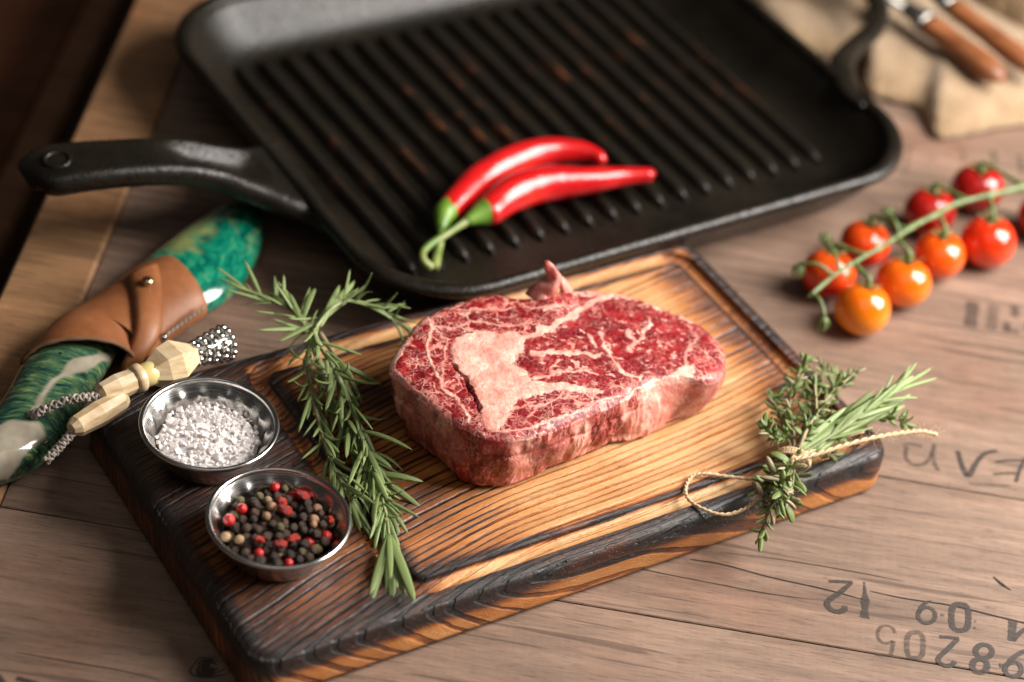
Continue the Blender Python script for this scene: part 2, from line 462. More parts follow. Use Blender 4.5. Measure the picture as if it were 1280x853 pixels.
def mk_salt():
    m = Mat('salt_crystal', rough=.30, color=(.95, .915, .90), spec=.45)
    m.bump(m.noise(m.coord(), 900, 2), .3, .0004)
    tr = m.node('ShaderNodeBsdfTranslucent'); tr.inputs[0].default_value = (.97, .93, .915, 1)
    mx = m.node('ShaderNodeMixShader'); mx.inputs[0].default_value = .3
    m.nt.links.new(m.b.outputs[0], mx.inputs[1]); m.nt.links.new(tr.outputs[0], mx.inputs[2])
    m.nt.links.new(mx.outputs[0], m.nt.nodes['Material Output'].inputs['Surface'])
    return m.m
M_salt = mk_salt()
def mk_pepper(name, cols, rough=.6, bumpy=.9, sc=900):
    m = Mat(name, rough=rough); co = m.coord(); r = m.rand()
    v = m.addv(co, m.comb(r, m.math('MULTIPLY', r, 3.0), 0.0))
    base = m.ramp(r, [(i / max(1, len(cols) - 1), c) for i, c in enumerate(cols)])
    n = m.noise(v, sc * .55, 3, .6)
    m.set('color', m.mix(1.0, base, m.ramp(n, [(.3, .55), (.7, 1.6)]), 'MULTIPLY'))
    m.bump(m.math('SUBTRACT', m.noise(v, sc, 2), m.mr(m.voro(v, sc * .6, 'DISTANCE_TO_EDGE'), 0.0, .15, 1.0, 0.0)), bumpy, .0006); return m.m
M_pblack = mk_pepper('black_pepper', [(.060, .036, .026), (.135, .078, .048), (.050, .034, .030), (.21, .12, .075)])
M_pgreen = mk_pepper('green_pepper', [(.19, .15, .055), (.30, .25, .11)])
M_pwhite = mk_pepper('pale_pepper', [(.42, .28, .15), (.30, .15, .08)], .5, .4)
M_pred = mk_pepper('pink_pepper', [(.42, .012, .014), (.55, .022, .022)], .28, .25, 500)
M_flake = mk_pepper('chilli_flake', [(.26, .010, .006), (.42, .030, .010)], .35, .5)
def mk_chilli():
    m = Mat('chilli_skin', rough=.24, spec=.5); co = m.coord()
    m.set('color', m.ramp(m.noise(co, 28, 3), [(.3, (.36, .003, .006)), (.5, (.52, .008, .009)), (.7, (.66, .022, .012))])); m.set('coat', .22); m.set('coatr', .12)
    m.bump(m.noise(co, 75, 3), .5, .0016); return m.m
M_chilli = mk_chilli()
def mk_green(name, a, b, sc=80):
    m = Mat(name, rough=.4); m.set('color', m.ramp(m.noise(m.coord(), sc, 3), [(.35, a), (.65, b)])); return m.m
M_calyx = mk_green('chilli_calyx', (.065, .16, .014), (.15, .28, .030))
M_cstem = mk_green('chilli_stem', (.10, .19, .025), (.30, .31, .10))
M_vine = mk_green('tomato_vine_skin', (.070, .115, .030), (.155, .205, .065), 200)
def mk_tom(name, top, bot):
    m = Mat(name, rough=.14, spec=.5); co = m.coord(); z = m.xyz(co)[2]
    f = m.math('ADD', m.mr(z, -.012, .014), m.math('MULTIPLY', m.math('SUBTRACT', m.noise(co, 40, 2), .5), .5))
    m.set('color', m.ramp(f, [(.15, bot), (.85, top)])); m.set('sss', .2); m.b.inputs['Subsurface Scale'].default_value = .004
    m.b.inputs['Subsurface Radius'].default_value = (1, .4, .1); m.set('coat', .4); m.set('coatr', .05); return m.m
def mk_leather():
    m = Mat('tan_leather', rough=.45, spec=.45); co = m.coord()
    n = m.noise(co, 26, 4, .6)
    m.set('color', m.ramp(n, [(.3, (.17, .056, .019)), (.55, (.29, .105, .038)), (.75, (.39, .16, .065))]))
    m.bump(m.math('ADD', m.noise(co, 1300, 2), m.math('MULTIPLY', m.noise(co, 90, 3), 1.3)), .3, .0006); return m.m
M_leather = mk_leather()
M_ledge = Mat('leather_cut_edge', color=(.16, .075, .035), rough=.8).m
def mk_greenwood():
    m = Mat('dyed_green_burl', rough=.16, spec=.6); co = m.coord()
    w = m.addv(co, m.sub5(m.noise(co, 40, 3, col=True)), .02)
    n = m.noise(m.mapv(w, (210, 80, 120), (0, 0, .3)), 1.0, 5, .7); n2 = m.noise(w, 22, 3, .6)
    c = m.ramp(n, [(.3, (.0, .040, .030)), (.46, (.0, .125, .080)), (.60, (.015, .24, .135)), (.74, (.13, .24, .07))])
    c = m.mix(m.ramp(n2, [(.55, 0), (.68, .8)]), c, (.32, .33, .10))
    m.set('color', c); m.set('coat', .5); m.set('coatr', .06); return m.m
M_gwood = mk_greenwood()
def mk_handle():
    m = Mat('burl_and_resin', rough=.15, spec=.6); co = m.coord()
    w = m.addv(co, m.sub5(m.noise(co, 45, 3, col=True)), .014)
    str_ = m.noise(m.mapv(w, (50, 340, 160), (0, 0, -.5)), 1.0, 4, .7)
    burl = m.ramp(str_, [(.33, (.008, .030, .024)), (.45, (.025, .085, .058)), (.57, (.10, .18, .075)), (.70, (.36, .42, .16))])
    resin = m.ramp(m.noise(w, 60, 3), [(.3, (.26, .22, .17)), (.7, (.48, .43, .33))])
    f = m.attr('resin')
    m.set('color', m.mix(f, burl, resin)); m.set('coat', .5); m.set('coatr', .05); return m.m
M_handle = mk_handle()
def mk_bone():
    m = Mat('bone_bead', rough=.35); co = m.coord()
    m.set('color', m.ramp(m.noise(m.mapv(co, (80, 80, 400)), 1.0, 4, .6), [(.3, (.50, .34, .17)), (.6, (.72, .56, .36)), (.8, (.80, .68, .48))])); m.set('sss', .15)
    m.b.inputs['Subsurface Scale'].default_value = .002; return m.m
M_bone = mk_bone()
M_boney = Mat('yellow_bead', rough=.3, color=(.68, .56, .24)).m
def mk_cord():
    m = Mat('grey_cord', rough=.8); m.set('color', m.ramp(m.noise(m.coord(), 700, 2), [(.3, (.22, .18, .15)), (.7, (.55, .49, .43))])); return m.m
M_cord = mk_cord()
M_silver = Mat('polished_silver', metal=1.0, rough=.16, color=(.75, .73, .70)).m
M_dull = Mat('worn_cutlery_steel', metal=1.0, rough=.45, color=(.30, .29, .27)).m
M_brass = Mat('brass', metal=1.0, rough=.22, color=(.70, .52, .28)).m
def mk_burlap():
    m = Mat('burlap', rough=.95); co = m.coord()
    wx = m.math('SINE', m.math('MULTIPLY', m.xyz(co)[0], 2300)); wy = m.math('SINE', m.math('MULTIPLY', m.xyz(co)[1], 2300))
    wv = m.math('MULTIPLY', wx, wy)
    c = m.ramp(m.noise(co, 45, 3), [(.3, (.29, .185, .098)), (.7, (.46, .32, .185))])
    c = m.mix(1.0, c, m.ramp(m.math('MULTIPLY_ADD', wv, .5, .5), [(.1, .55), (.9, 1.15)]), 'MULTIPLY')
    m.set('color', c); m.bump(wv, .5, .0008); m.set('sheen', .3); return m.m
M_burlap = mk_burlap()
def mk_hwood():
    m = Mat('knife_handle_wood', rough=.4); co = m.coord()
    m.set('color', m.ramp(m.noise(m.mapv(co, (40, 40, 300)), 1.0, 3), [(.3, (.12, .038, .013)), (.7, (.32, .115, .042))])); return m.m
M_hwood = mk_hwood()

# ------------------------------------------------------------------ setting: floor, table, bench
fl = obj('floor', *box(0, 0, -.78, 4, 4, .02), M_floor, smooth=False); tag(fl, kind='structure')
tb = thing('table_top', None, None, kind='structure')
seams = [-.620, -.480, -.337, -.197, -.0625, .083, .226, .368, .512, .655, .80, .95, 1.1]
PX0, PX1 = -.2395, 1.0
pp = mesh('plank', *box(0, 0, 0, 1, 1, 1), M_plank, smooth=False)
for a, b in zip(seams[:-1], seams[1:]):
    hx, hy = (PX1 - PX0) / 2, (b - a) / 2 - .0004
    V, F = box(0, 0, -.0095, hx, hy, .0095, .0005)
    obj('plank', V, F, M_plank, tb, smooth=False, M=T(((PX0 + PX1) / 2, (a + b) / 2, 0)))
obj('backing_board', *box(.38, .24, -.0245, .62, .86, .0050), M_seam, tb, smooth=False)
obj('edge_band', *box(-.2625, .24, -.0105, .0225, .86, .0135, .002), M_band, tb, smooth=False)
# darker bench beside the table, lower
bn = thing('bench', 'dark red-brown wooden bench below the left edge of the table, with a paler edge strip', 'bench', T((-.6, .3, -.10)))
obj('seat', *box(-.60, .30, -.115, .245, 1.0, .013, .003), M_bench, bn, smooth=False)
obj('edge_strip', *box(-.343, .30, -.113, .0115, 1.0, .015, .003), M_benchedge, bn, smooth=False)
obj('leg', *box(-.60, -.45, -.44, .03, .03, .311, .003), M_bench, bn, smooth=False)
obj('leg', *box(-.60, 1.05, -.44, .03, .03, .311, .003), M_bench, bn, smooth=False)

# printed marks on the planks
def ribbon(pts, width, closed=False, z=.00035, n=5):
    """pts: photo pixels; width in photo pixels (number or list)"""
    W = [P(x, y, z) for x, y in pts]
    if closed: W = W + [W[0]]
    path = catmull(W, n) if len(W) > 2 else [W[0].lerp(W[1], t / 4) for t in range(5)]
    ws = interp(width, len(path)) if isinstance(width, (list, tuple)) else [width] * len(path)
    V = []; F = []
    for i, p in enumerate(path):
        a = path[max(i - 1, 0)]; b = path[min(i + 1, len(path) - 1)]
        if closed and i in (0, len(path) - 1): a, b = path[-2], path[1]
        t = (b - a); t.z = 0; t.normalize(); nn = Vector((-t.y, t.x, 0))
        hw = ws[i] / 2 * .00052
        k = hw * (1 + .10 * math.sin(i * 2.3))
        V += [p + nn * k, p - nn * k]
    F = [(2 * i, 2 * i + 1, 2 * i + 3, 2 * i + 2) for i in range(len(path) - 1)]
    return V, F
def glyph(strokes, mat, conv):
    V = []; F = []
    for k, (pts, w, closed) in enumerate(strokes):
        v, f = ribbon([conv(*p) for p in pts], w, closed, z=.00030 + .00006 * k)
        o = len(V); V += v; F += [tuple(i + o for i in q) for q in f]
    obj('printed_character', V, F, mat, tb, smooth=False)
c7 = lambda x, y: (980 + x / 4.267, 690 + y / 4.267)
c8 = lambda x, y: (1080 + x / 2.845, 340 + y / 2.845)
c6 = lambda x, y: (1060 + x / 4.49, 150 + y / 4.49)
def ring(cx, cy, rx, ry, n=12, sq=0, tilt=0):
    out = []
    for k in range(n):
        a = 2 * math.pi * k / n; x, y = math.cos(a), math.sin(a)
        if sq: x = math.copysign(abs(x) ** .6, x); y = math.copysign(abs(y) ** .75, y)
        out.append((cx + rx * x + tilt * y * ry, cy + ry * y))
    return out
glyph([([(240, 156), (305, 158), (368, 162)], 4, 0), ([(362, 163), (300, 215), (240, 258), (233, 285), (255, 308), (295, 318), (324, 305), (326, 286)], [4, 6, 6, 6, 6, 6.5, 6.5, 5], 0)], M_ink, c7)
glyph([([(428, 160), (433, 215), (434, 260), (433, 305), (431, 352)], [1.5, 3.5, 9, 6, 10], 0)], M_ink, c7)
glyph([(ring(762, 338, 46, 42), 4.5, 1), ([(722, 325), (735, 290), (760, 270), (786, 262)], [4, 4, 3.5, 2.5], 0)], M_ink, c7)
glyph([(ring(940, 348, 46, 70, 14, 1), 6.2, 1)], M_ink, c7)
glyph([([(1014, 368), (1026, 372)], 3.5, 0), ([(1012, 402), (1024, 406)], 3.5, 0), ([(835, 332), (856, 338)], 3, 0)], M_inkf, c7)
glyph([([(1222, 368), (1218, 420), (1216, 474)], [9, 8, 8], 0), ([(1225, 470), (1262, 430), (1320, 388)], [5, 5, 4], 0)], M_ink, c7)
glyph([([(594, 432), (580, 406), (548, 393), (515, 402), (500, 435), (512, 472), (545, 488), (584, 476)], 3.6, 0), ([(586, 474), (580, 510), (572, 548)], 4, 0), ([(490, 545), (585, 553)], 3.6, 0)], M_inkf, c7)
glyph([(ring(700, 497, 44, 68, 14, 1), 5.4, 1)], M_inkf, c7)
glyph([([(830, 453), (880, 455), (935, 462)], 4.2, 0), ([(928, 463), (870, 522), (828, 562), (828, 588), (862, 606), (900, 600), (912, 582)], 5.2, 0)], M_ink, c7)
glyph([(ring(1067, 530, 44, 36), 5.8, 1), (ring(1046, 606, 40, 36), 6.2, 1)], M_ink, c7)
glyph([(ring(1224, 626, 44, 38), 5.5, 1), ([(1186, 606), (1222, 565), (1262, 538), (1290, 528)], 5, 0), ([(1150, 604), (1178, 606)], 5, 0)], M_ink, c7)
glyph([([(138, 614), (170, 612), (208, 622)], 3.2, 0), ([(152, 620), (150, 660), (176, 686), (218, 680), (243, 645), (252, 612)], 4.6, 0), ([(246, 645), (252, 680), (266, 706)], 4.6, 0)], M_inkf, c8)
glyph([([(334, 636), (350, 690), (372, 724), (400, 678), (432, 645), (474, 636)], [5, 6, 7, 5.5, 5, 5], 0)], M_ink, c8)
glyph([([(468, 676), (520, 670), (600, 672)], 3.6, 0), ([(462, 720), (500, 716), (545, 716)], 3, 0), ([(542, 746), (556, 700), (575, 660)], 3.6, 0)], M_ink, c8)
glyph([([(375, 752), (430, 756), (520, 762)], [4, 6, 3], 0)], M_inkff, c8)
glyph([([(388, 106), (378, 196)], 15, 0)], M_inkf, c8)
glyph([([(464, 116), (452, 206)], 13, 0)], M_inkff, c8)
glyph([([(520, 122), (552, 128)], 6, 0), ([(540, 130), (536, 160)], 10, 0), ([(510, 178), (506, 214)], 9, 0), ([(506, 206), (552, 214)], 7, 0), ([(600, 128), (590, 212)], 11, 0)], M_inkf, c8)
glyph([([(345, 145), (320, 300)], 4, 0), ([(310, 150), (400, 148)], 3, 0)], M_inkff, c6)
glyph([([(452, 212), (488, 218)], 6, 0)], M_inkff, c6)
glyph([([(600, 150), (640, 170), (652, 205), (640, 245)], 4, 0)], M_inkff, c6)
glyph([([(812, 170), (832, 255)], 6, 0)], M_inkf, c6)
glyph([([(965, 200), (978, 295)], 6, 0)], M_inkf, c6)
c4 = lambda x, y: (x / 2.912, 560 + y / 2.912)
glyph([([(-6, 826), (14, 856)], 5, 0), ([(62, 838), (95, 846), (140, 860)], 5, 0)], M_ink, c4)
# drying cracks in the planks
for pts, w in (([(863, 699), (905, 706), (965, 722), (1033, 737), (1088, 752)], [.8, 1.2, 1.3, 1.6, .4]),
               ([(1088, 739), (1130, 748), (1190, 757), (1240, 769), (1290, 781)], [.6, 1.4, 1.6, 1.8, 1.5]),
               ([(760, 703), (810, 713), (880, 727), (960, 742), (1030, 751)], [.4, .8, .6, .9, .2]),
               ([(900, 690), (980, 700), (1075, 716), (1130, 727)], [.3, .7, .9, .3]),
               ([(1242, 721), (1252, 730), (1264, 738)], [1, 3.5, .6]),
               ([(20, 815), (80, 826), (150, 838), (200, 850)], [.4, 1, 1, .4]),
               ([(120, 590), (140, 596)], [.4, .8])):
    obj('crack', *ribbon(pts, w, z=.00028), M_seam, tb, smooth=False)
# knot near the lower left corner
def knot():
    V = []; F = []
    for rr, w, ph in ((15, 2.0, .3), (10.5, 3.2, 1.2), (6, 5.0, 2.0), (2.5, 4.0, 0)):
        pts = [(262 + rr * 1.55 * math.cos(a) * (1 + .18 * math.sin(3 * a + ph)), 834 + rr * .95 * math.sin(a) * (1 + .15 * math.cos(2 * a + ph))) for a in np.linspace(0, 5.2 + ph * .4, 16)]
        v, f = ribbon(pts, [.5, w, w * 1.3, w * .6, w, .4], z=.00030 + rr * 3e-6)
        o = len(V); V += v; F += [tuple(i + o for i in q) for q in f]
    obj('knot', V, F, M_ink, tb, smooth=False)
knot()

# ------------------------------------------------------------------ cutting board
BY = math.radians(37.0); BH = .028
u_ = np.array([math.cos(BY), math.sin(BY)]); v_ = np.array([-math.sin(BY), math.cos(BY)])
bc = u_ * -.0625 + v_ * -.08325
MB = T((bc[0], bc[1], 0)) @ Matrix.Rotation(BY, 4, 'Z')
board = thing('cutting_board', 'charred oak cutting board with a juice groove, carrying the raw steak and two bowls', 'cutting board', MB)
def rrect(cx, cy, hx, hy, r, nc=14, ns=(56, 34)):
    out = []
    cs = [(cx + hx - r, cy + hy - r, 0), (cx - hx + r, cy + hy - r, 90), (cx - hx + r, cy - hy + r, 180), (cx + hx - r, cy - hy + r, 270)]
    arcs = []
    for x, y, a0 in cs:
        arcs.append([(x + r * math.cos(math.radians(a0 + 90 * k / nc)), y + r * math.sin(math.radians(a0 + 90 * k / nc))) for k in range(nc + 1)])
    for i in range(4):
        out += arcs[i]
        a = arcs[i][-1]; b = arcs[(i + 1) % 4][0]; n = ns[i % 2]
        out += [(a[0] + (b[0] - a[0]) * k / n, a[1] + (b[1] - a[1]) * k / n) for k in range(1, n)]
    return np.array(out)
def build_board():
    HX, HY, R = .191, .102, .015
    L = []; Z = []; G = []; S = []
    def add(xy, z, g=0, s=0): L.append(xy); Z.append(np.full(len(xy), z)); G.append(g); S.append(s)
    b = .0075
    add(rrect(0, 0, HX - .004, HY - .004, R - .004), 0, 0, 1); add(rrect(0, 0, HX - .0015, HY - .0015, R - .0015), .0015, 0, 1)
    for z in np.linspace(.003, BH - b, 10): add(rrect(0, 0, HX, HY, R), z, 0, 1)
    for a in np.linspace(10, 90, 9):
        a = math.radians(a); i = b * (1 - math.cos(a)); add(rrect(0, 0, HX - i, HY - i, R - i * .8), BH - b + b * math.sin(a), 0, 1 if a < .8 else 0)
    A = rrect(0, 0, HX - b, HY - b, R - b * .8)
    gx, gy, ghx, ghy, gw, gd = .0375, -.0003, .138, .0875, .0052, .0042
    O = rrect(gx, gy, ghx + gw, ghy + gw, .016)
    for t in np.linspace(0, 1, 22)[1:]: add(A * (1 - t) + O * t, BH)
    for k in range(1, 13):
        a = math.pi * k / 12; off = gw * math.cos(a)
        add(rrect(gx, gy, ghx + off, ghy + off, .011 + off * .9), BH - gd * math.sin(a) ** .8, k / 12.5)
    I = rrect(gx, gy, ghx - gw, ghy - gw, .006)
    for t in np.linspace(0, .985, 46)[1:]:
        add(np.array([gx, gy]) + (I - np.array([gx, gy])) * (1 - t), BH, 0)
    n = len(L[0]); XY = np.vstack(L); Zs = np.concatenate(Z); V = np.column_stack([XY, Zs])
    m = len(L)
    ii, kk = np.meshgrid(np.arange(m - 1), np.arange(n), indexing='ij')
    F = np.stack([ii * n + kk, ii * n + (kk + 1) % n, (ii + 1) * n + (kk + 1) % n, (ii + 1) * n + kk], -1).reshape(-1, 4)
    # close the centre with a fan of quads
    c0 = (m - 1) * n
    Vc = np.vstack([V, [[gx, gy, BH]]])
    fan = np.array([(c0 + k, c0 + (k + 1) % n, len(V)) for k in range(n)])
    g = np.repeat(G, n).astype(float); s = np.repeat(S, n).astype(float)
    g = np.append(g, 0); s = np.append(s, 0); V = Vc
    X, Y, Zz = V[:, 0] * 1000, V[:, 1] * 1000, V[:, 2] * 1000
    sig = lambda t: 1 / (1 + np.exp(-t))
    xs = np.linspace(-200, 200, 801); sl = -(.045 + .27 * sig((-45 - xs) / 26) + .15 * sig((xs - 105) / 15)); B = np.cumsum(sl) * .5
    ring_ = Y + np.interp(X, xs, B) + .34 * (28 - Zz) * np.where(s > 0, 1, 0)
    edge = np.minimum(191 - np.abs(X), 102 - np.abs(Y))
    left = X < -100
    nz = fbm(np.column_stack([X / 34, Y / 16, Zz / 20]), 5)
    ch = np.zeros(len(V))
    # border zone
    bord = np.where(s > 0, 0, 1 - sst(edge, 7, 17))
    ch = np.maximum(ch, .80 * bord)
    # left apron
    ch = np.maximum(ch, np.where((s == 0) & (X < -103), .56 + .12 * nz + .24 * sst(Y, -40, 50) + .14 * sst(-Y, 60, 96), 0))
    # sides: black bevel, browner below
    sd = .62 * sst(Zz, 12, 21) + .26
    sd = np.where(X < -186, .56 + .25 * sst(Zz, 16, 22), sd)
    ch = np.where(s > 0, np.clip(sd, 0, .95), ch)
    # inner field
    inn = (s == 0) & (g == 0) & (np.abs(X - 37.5) < 133.5) & (np.abs(Y) < 83.5)
    dF = Y + 82.5; dB = 82.5 - Y; dR = 170.3 - X; dL = X + 95.3
    f = np.zeros(len(V))
    f = np.maximum(f, .85 * (1 - sst(dF, .8, 6 + 9 * sst(-X, 20, 95)))); f = np.maximum(f, .85 * (1 - sst(dB, .8, 8)))
    f = np.maximum(f, .85 * (1 - sst(dR, .8, 6))); f = np.maximum(f, .52 * (1 - sst(dR, 4, 40 + 16 * nz))); f = np.maximum(f, .90 * (1 - sst(dL, 0, 16 + 8 * nz)))
    f = np.maximum(f, .40 * (1 - sst(dL, 15, 110)) + .05)
    f = np.maximum(f, .75 * (1 - sst(np.hypot(dL * .5, dF), 4, 26)))
    f = np.maximum(f, .62 * (1 - sst(np.hypot((X + 52) / 1.3, Y - 45), 6, 24)))
    ch = np.where(inn, f, ch)
    gr = .06 + .75 * sst(g, .72, .9) + .25 * (1 - sst(g, .05, .2)) + .42 * sst(-X, 60, 100) + .35 * sst(X, 160, 174) + .25 * nz
    ch = np.where(g > 0, np.clip(gr, 0, .85), ch)
    fresh = np.where((g > 0) & (g < .75), 1.0 - .6 * sst(-X, 70, 100), 0)
    ob = obj('slab', V, F, M_board, board, attrs=dict(char=ch, ring=ring_, fresh=fresh), local=True)
    # add the fan
    me = ob.data
    import bmesh
    bm = bmesh.new(); bm.from_mesh(me); bm.verts.ensure_lookup_table()
    for q in fan:
        fc = bm.faces.new([bm.verts[i] for i in q]); fc.smooth = True
    bmesh.ops.recalc_face_normals(bm, faces=bm.faces[:])
    bm.to_mesh(me); bm.free()
build_board()

# ------------------------------------------------------------------ steak
def c3(x, y): return (460 + x / 2.585, 310 + y / 2.585)
def loop_by_angle(pts, ctr, n):
    pts = np.asarray(pts)[:, :2]; 
    Q = np.vstack([pts, pts[:1]]); dense = []
    P2 = catmull([Vector((*p, 0)) for p in Q], 16); D = np.array([(p.x, p.y) for p in P2])
    a = np.arctan2(D[:, 1] - ctr[1], D[:, 0] - ctr[0]); r = np.hypot(D[:, 0] - ctr[0], D[:, 1] - ctr[1])
    o = np.argsort(a); a, r = a[o], r[o]
    a = np.concatenate([a - 2 * np.pi, a, a + 2 * np.pi]); r = np.tile(r, 3)
    th = np.linspace(-np.pi, np.pi, n, endpoint=False)
    return th, np.interp(th, a, r)
def build_steak():
    ROOT = T(P(700, 540, .028))
    st = thing('raw_ribeye_steak', 'thick raw marbled ribeye steak lying on the cutting board', 'steak', ROOT)
    topc = [(66, 388), (92, 320), (145, 248), (196, 203), (265, 172), (330, 150), (400, 138), (460, 148), (520, 150), (580, 148), (640, 132), (700, 128), (770, 132), (840, 142), (940, 178), (1050, 222), (1120, 272), (1156, 330),
            (1150, 395), (1105, 425), (1040, 420), (960, 425), (890, 448), (830, 478), (770, 506), (690, 540), (600, 580), (510, 604), (430, 606), (370, 596), (300, 570), (240, 532), (180, 486), (120, 430)]
    zt = lambda x: .0685 - .007 * np.clip((x - 560) / 560, 0, 1)
    top = np.array([Pn([c3(*p)], zt(p[0]))[0] for p in topc])
    botc = [(128, 560), (130, 620), (200, 680), (270, 735), (340, 775), (400, 780), (460, 775), (530, 748), (600, 718), (660, 695), (720, 665), (790, 640), (840, 636), (880, 628), (930, 600), (975, 570), (1010, 560), (1060, 540), (1120, 490), (1140, 440)]
    ctr = np.array([top[:, 0].mean(), top[:, 1].mean()])
    bot = Pn([c3(*p) for p in botc], .028)
    # hidden back of the foot: follows the top outline, drawn in a little
    hid = [p[:2] for p, q in zip(top, topc) if q[1] < 300 and 150 < q[0] < 1100]
    hid = [ctr + (np.array(h) - ctr) * .93 for h in hid]
    botall = np.vstack([bot[:, :2], np.array(hid)])
    aa = np.arctan2(botall[:, 1] - ctr[1], botall[:, 0] - ctr[0]); botall = botall[np.argsort(aa)]
    N = 900
    th, rt = loop_by_angle(top, ctr, N); _, rb = loop_by_angle(botall, ctr, N)
    ca, sa = np.cos(th), np.sin(th)
    jit = lambda k, amp, s: amp * fbm(np.column_stack([ca * k, sa * k, np.full(N, s)]), 3, 4)
    rts = rt + jit(9, .0009, 0); rt = rts + jit(30, .0006, 2); 
    V = []; SD = []
    def topz(x, y):  # nominal height of the cut face
        px = proj(np.column_stack([x, y, np.full(len(x), .066)])); return zt((px[:, 0] - 460) * 2.585)
    # cut face, from the centre out
    NR = 150
    rows = []
    for j in range(1, NR + 1):
        f = (j / NR) ** .9
        x = ctr[0] + ca * rt * f; y = ctr[1] + sa * rt * f; z = topz(x, y)
        e = (1 - f) * rt      # distance from the rim
        z = z - .0034 * np.exp(-(e / .0024) ** 1.2) - .0006 * np.exp(-(e / .008))
        rows.append((x, y, z, np.zeros(N)))
    # side
    NS = 56
    for j in range(1, NS + 1):
        t = j / NS
        r = (rts + (rt - rts) * math.exp(-t / .05)) * (1 - t) + rb * t
        bulge = .0022 * math.sin(math.pi * min(1, t * 1.15)) 
        s3 = np.column_stack([ca * 7, sa * 7, np.full(N, t * 2.6)])
        s4 = np.column_stack([ca * 19, sa * 19, np.full(N, t * 3.2)])
        s5 = np.column_stack([ca * 60, sa * 60, np.full(N, t * 9)])
        fold = .0036 * fbm(s3, 21, 2) + .0013 * fbm(s4, 31, 3) + .0002 * fbm(s5, 41, 2)
        fold = fold * min(1, t * 5) 
        crease = -.0010 * np.exp(-((t - .30 - .06 * vnoise(np.column_stack([ca * 4, sa * 4, ca * 0]), 9)) / .035) ** 2) * sst(-sa, .1, .5)
        under = -.004 * max(0, (t - .9) / .1) ** 2
        r = r + bulge + fold + crease + under
        x = ctr[0] + ca * r; y = ctr[1] + sa * r
        z0 = rows[NR - 1][2]; z = z0 * (1 - t) + .0283 * t
        rows.append((x, y, z, np.full(N, 1.0)))
    X = np.concatenate([r[0] for r in rows]); Y = np.concatenate([r[1] for r in rows]); Z = np.concatenate([r[2] for r in rows]); S = np.concatenate([r[3] for r in rows])
    V = np.column_stack([X, Y, Z])
    V = np.vstack([[[ctr[0], ctr[1], topz(np.array([ctr[0]]), np.array([ctr[1]]))[0]]], V]); S = np.append(0, S)
    isq = S == 0
    # ---- where the fat lies (traced on the cut face, warped a little)
    px = proj(V); Q = (px - np.array([460, 310])) * 2.585
    # cut face is planar: use its own position for the trace
    wob = np.column_stack([fbm(V * 130, 51, 3), fbm(V * 130, 61, 3)]) * 13 + np.column_stack([fbm(V * 420, 52, 3), fbm(V * 420, 62, 3)]) * 9
    W = Q + wob
    fat = np.zeros(len(V)); big = [(283, 290), (345, 274), (470, 276), (512, 280), (498, 312), (505, 335), (480, 345), (474, 378), (512, 402), (520, 432), (620, 434), (700, 446), (768, 458), (742, 474), (680, 462), (600, 462), (540, 482), (482, 492), (458, 540), (420, 585), (372, 572), (366, 516), (338, 452), (308, 408), (272, 366), (276, 322)]
    dbig = polyd(W, big); fat = np.maximum(fat, sst(dbig, -3, 3))
    def seam(pts, w, s=1.0, soft=3.5):
        nonlocal fat
        ww = w * (.85 + 1.1 * fbm(V * 230, 71, 3))
        fat = np.maximum(fat, s * (1 - sst(segdist(W, pts) - ww / 2, -soft * .4, soft)))
    seam([(495, 290), (560, 268), (615, 244), (660, 215), (700, 190), (740, 165), (800, 150)], 17)
    seam([(700, 185), (620, 195), (560, 210)], 6, .9)
    seam([(530, 338), (600, 342), (680, 345), (745, 350)], 15)
    seam([(748, 280), (770, 325), (800, 375), (828, 408), (872, 418)], 10)
    seam([(912, 220), (905, 250), (888, 272)], 10)
    seam([(716, 285), (722, 305), (738, 322)], 12); seam([(836, 268), (862, 300), (846, 330)], 14, .9); seam([(862, 300), (890, 285)], 8)
    seam([(66, 390), (98, 335), (130, 275), (180, 225)], 20); seam([(60, 385), (110, 420), (170, 475), (240, 528)], 9, .9)
    seam([(180, 215), (205, 260), (192, 310), (200, 375), (236, 440), (290, 490), (326, 540), (320, 560)], 9)
    seam([(205, 260), (260, 300), (240, 370), (236, 440)], 5, .85); seam([(240, 440), (270, 425)], 4)
    seam([(230, 190), (300, 200), (380, 190), (470, 195)], 7, .85); seam([(210, 255), (280, 260), (340, 240), (420, 250), (500, 245), (560, 250)], 6, .8)
    seam([(300, 160), (400, 150), (450, 165), (430, 185)], 7, .8); seam([(470, 150), (500, 185), (560, 200), (640, 190)], 6, .85)
    seam([(640, 140), (760, 142), (860, 158), (960, 192), (1060, 240)], 22, .85)
    seam([(520, 425), (600, 405), (680, 395), (740, 405)], 6, .8); seam([(590, 400), (610, 370)], 5, .8)
    seam([(470, 520), (540, 515), (600, 490), (680, 480)], 5, .8); seam([(500, 560), (540, 520)], 5, .8); seam([(600, 540), (590, 500), (640, 470)], 4, .7)
    seam([(375, 575), (430, 590), (490, 590), (560, 572), (620, 545), (690, 520), (780, 486), (812, 480)], 8, .8)
    seam([(1060, 300), (1020, 340), (1040, 390)], 8, .7)
    fr = [(812, 505), (828, 482), (880, 446), (930, 428), (985, 408), (1030, 372), (1055, 372), (1052, 420), (1035, 455), (1000, 478), (985, 515), (975, 560), (930, 606), (868, 632), (845, 600), (832, 560), (812, 525)]
    fat = np.maximum(fat, sst(polyd(W, fr), -4, 4))
    fat = fat * (1 - .95 * sst(polyd(W, [(835, 500), (870, 462), (892, 458), (885, 495), (868, 520), (850, 515)]), -2, 3))
    # dark cut beside the fat
    fis = 1 - sst(segdist(W, [(272, 374), (300, 412), (325, 452), (345, 490), (366, 520)]), 1.5, 6)
    fat = fat * (1 - fis)
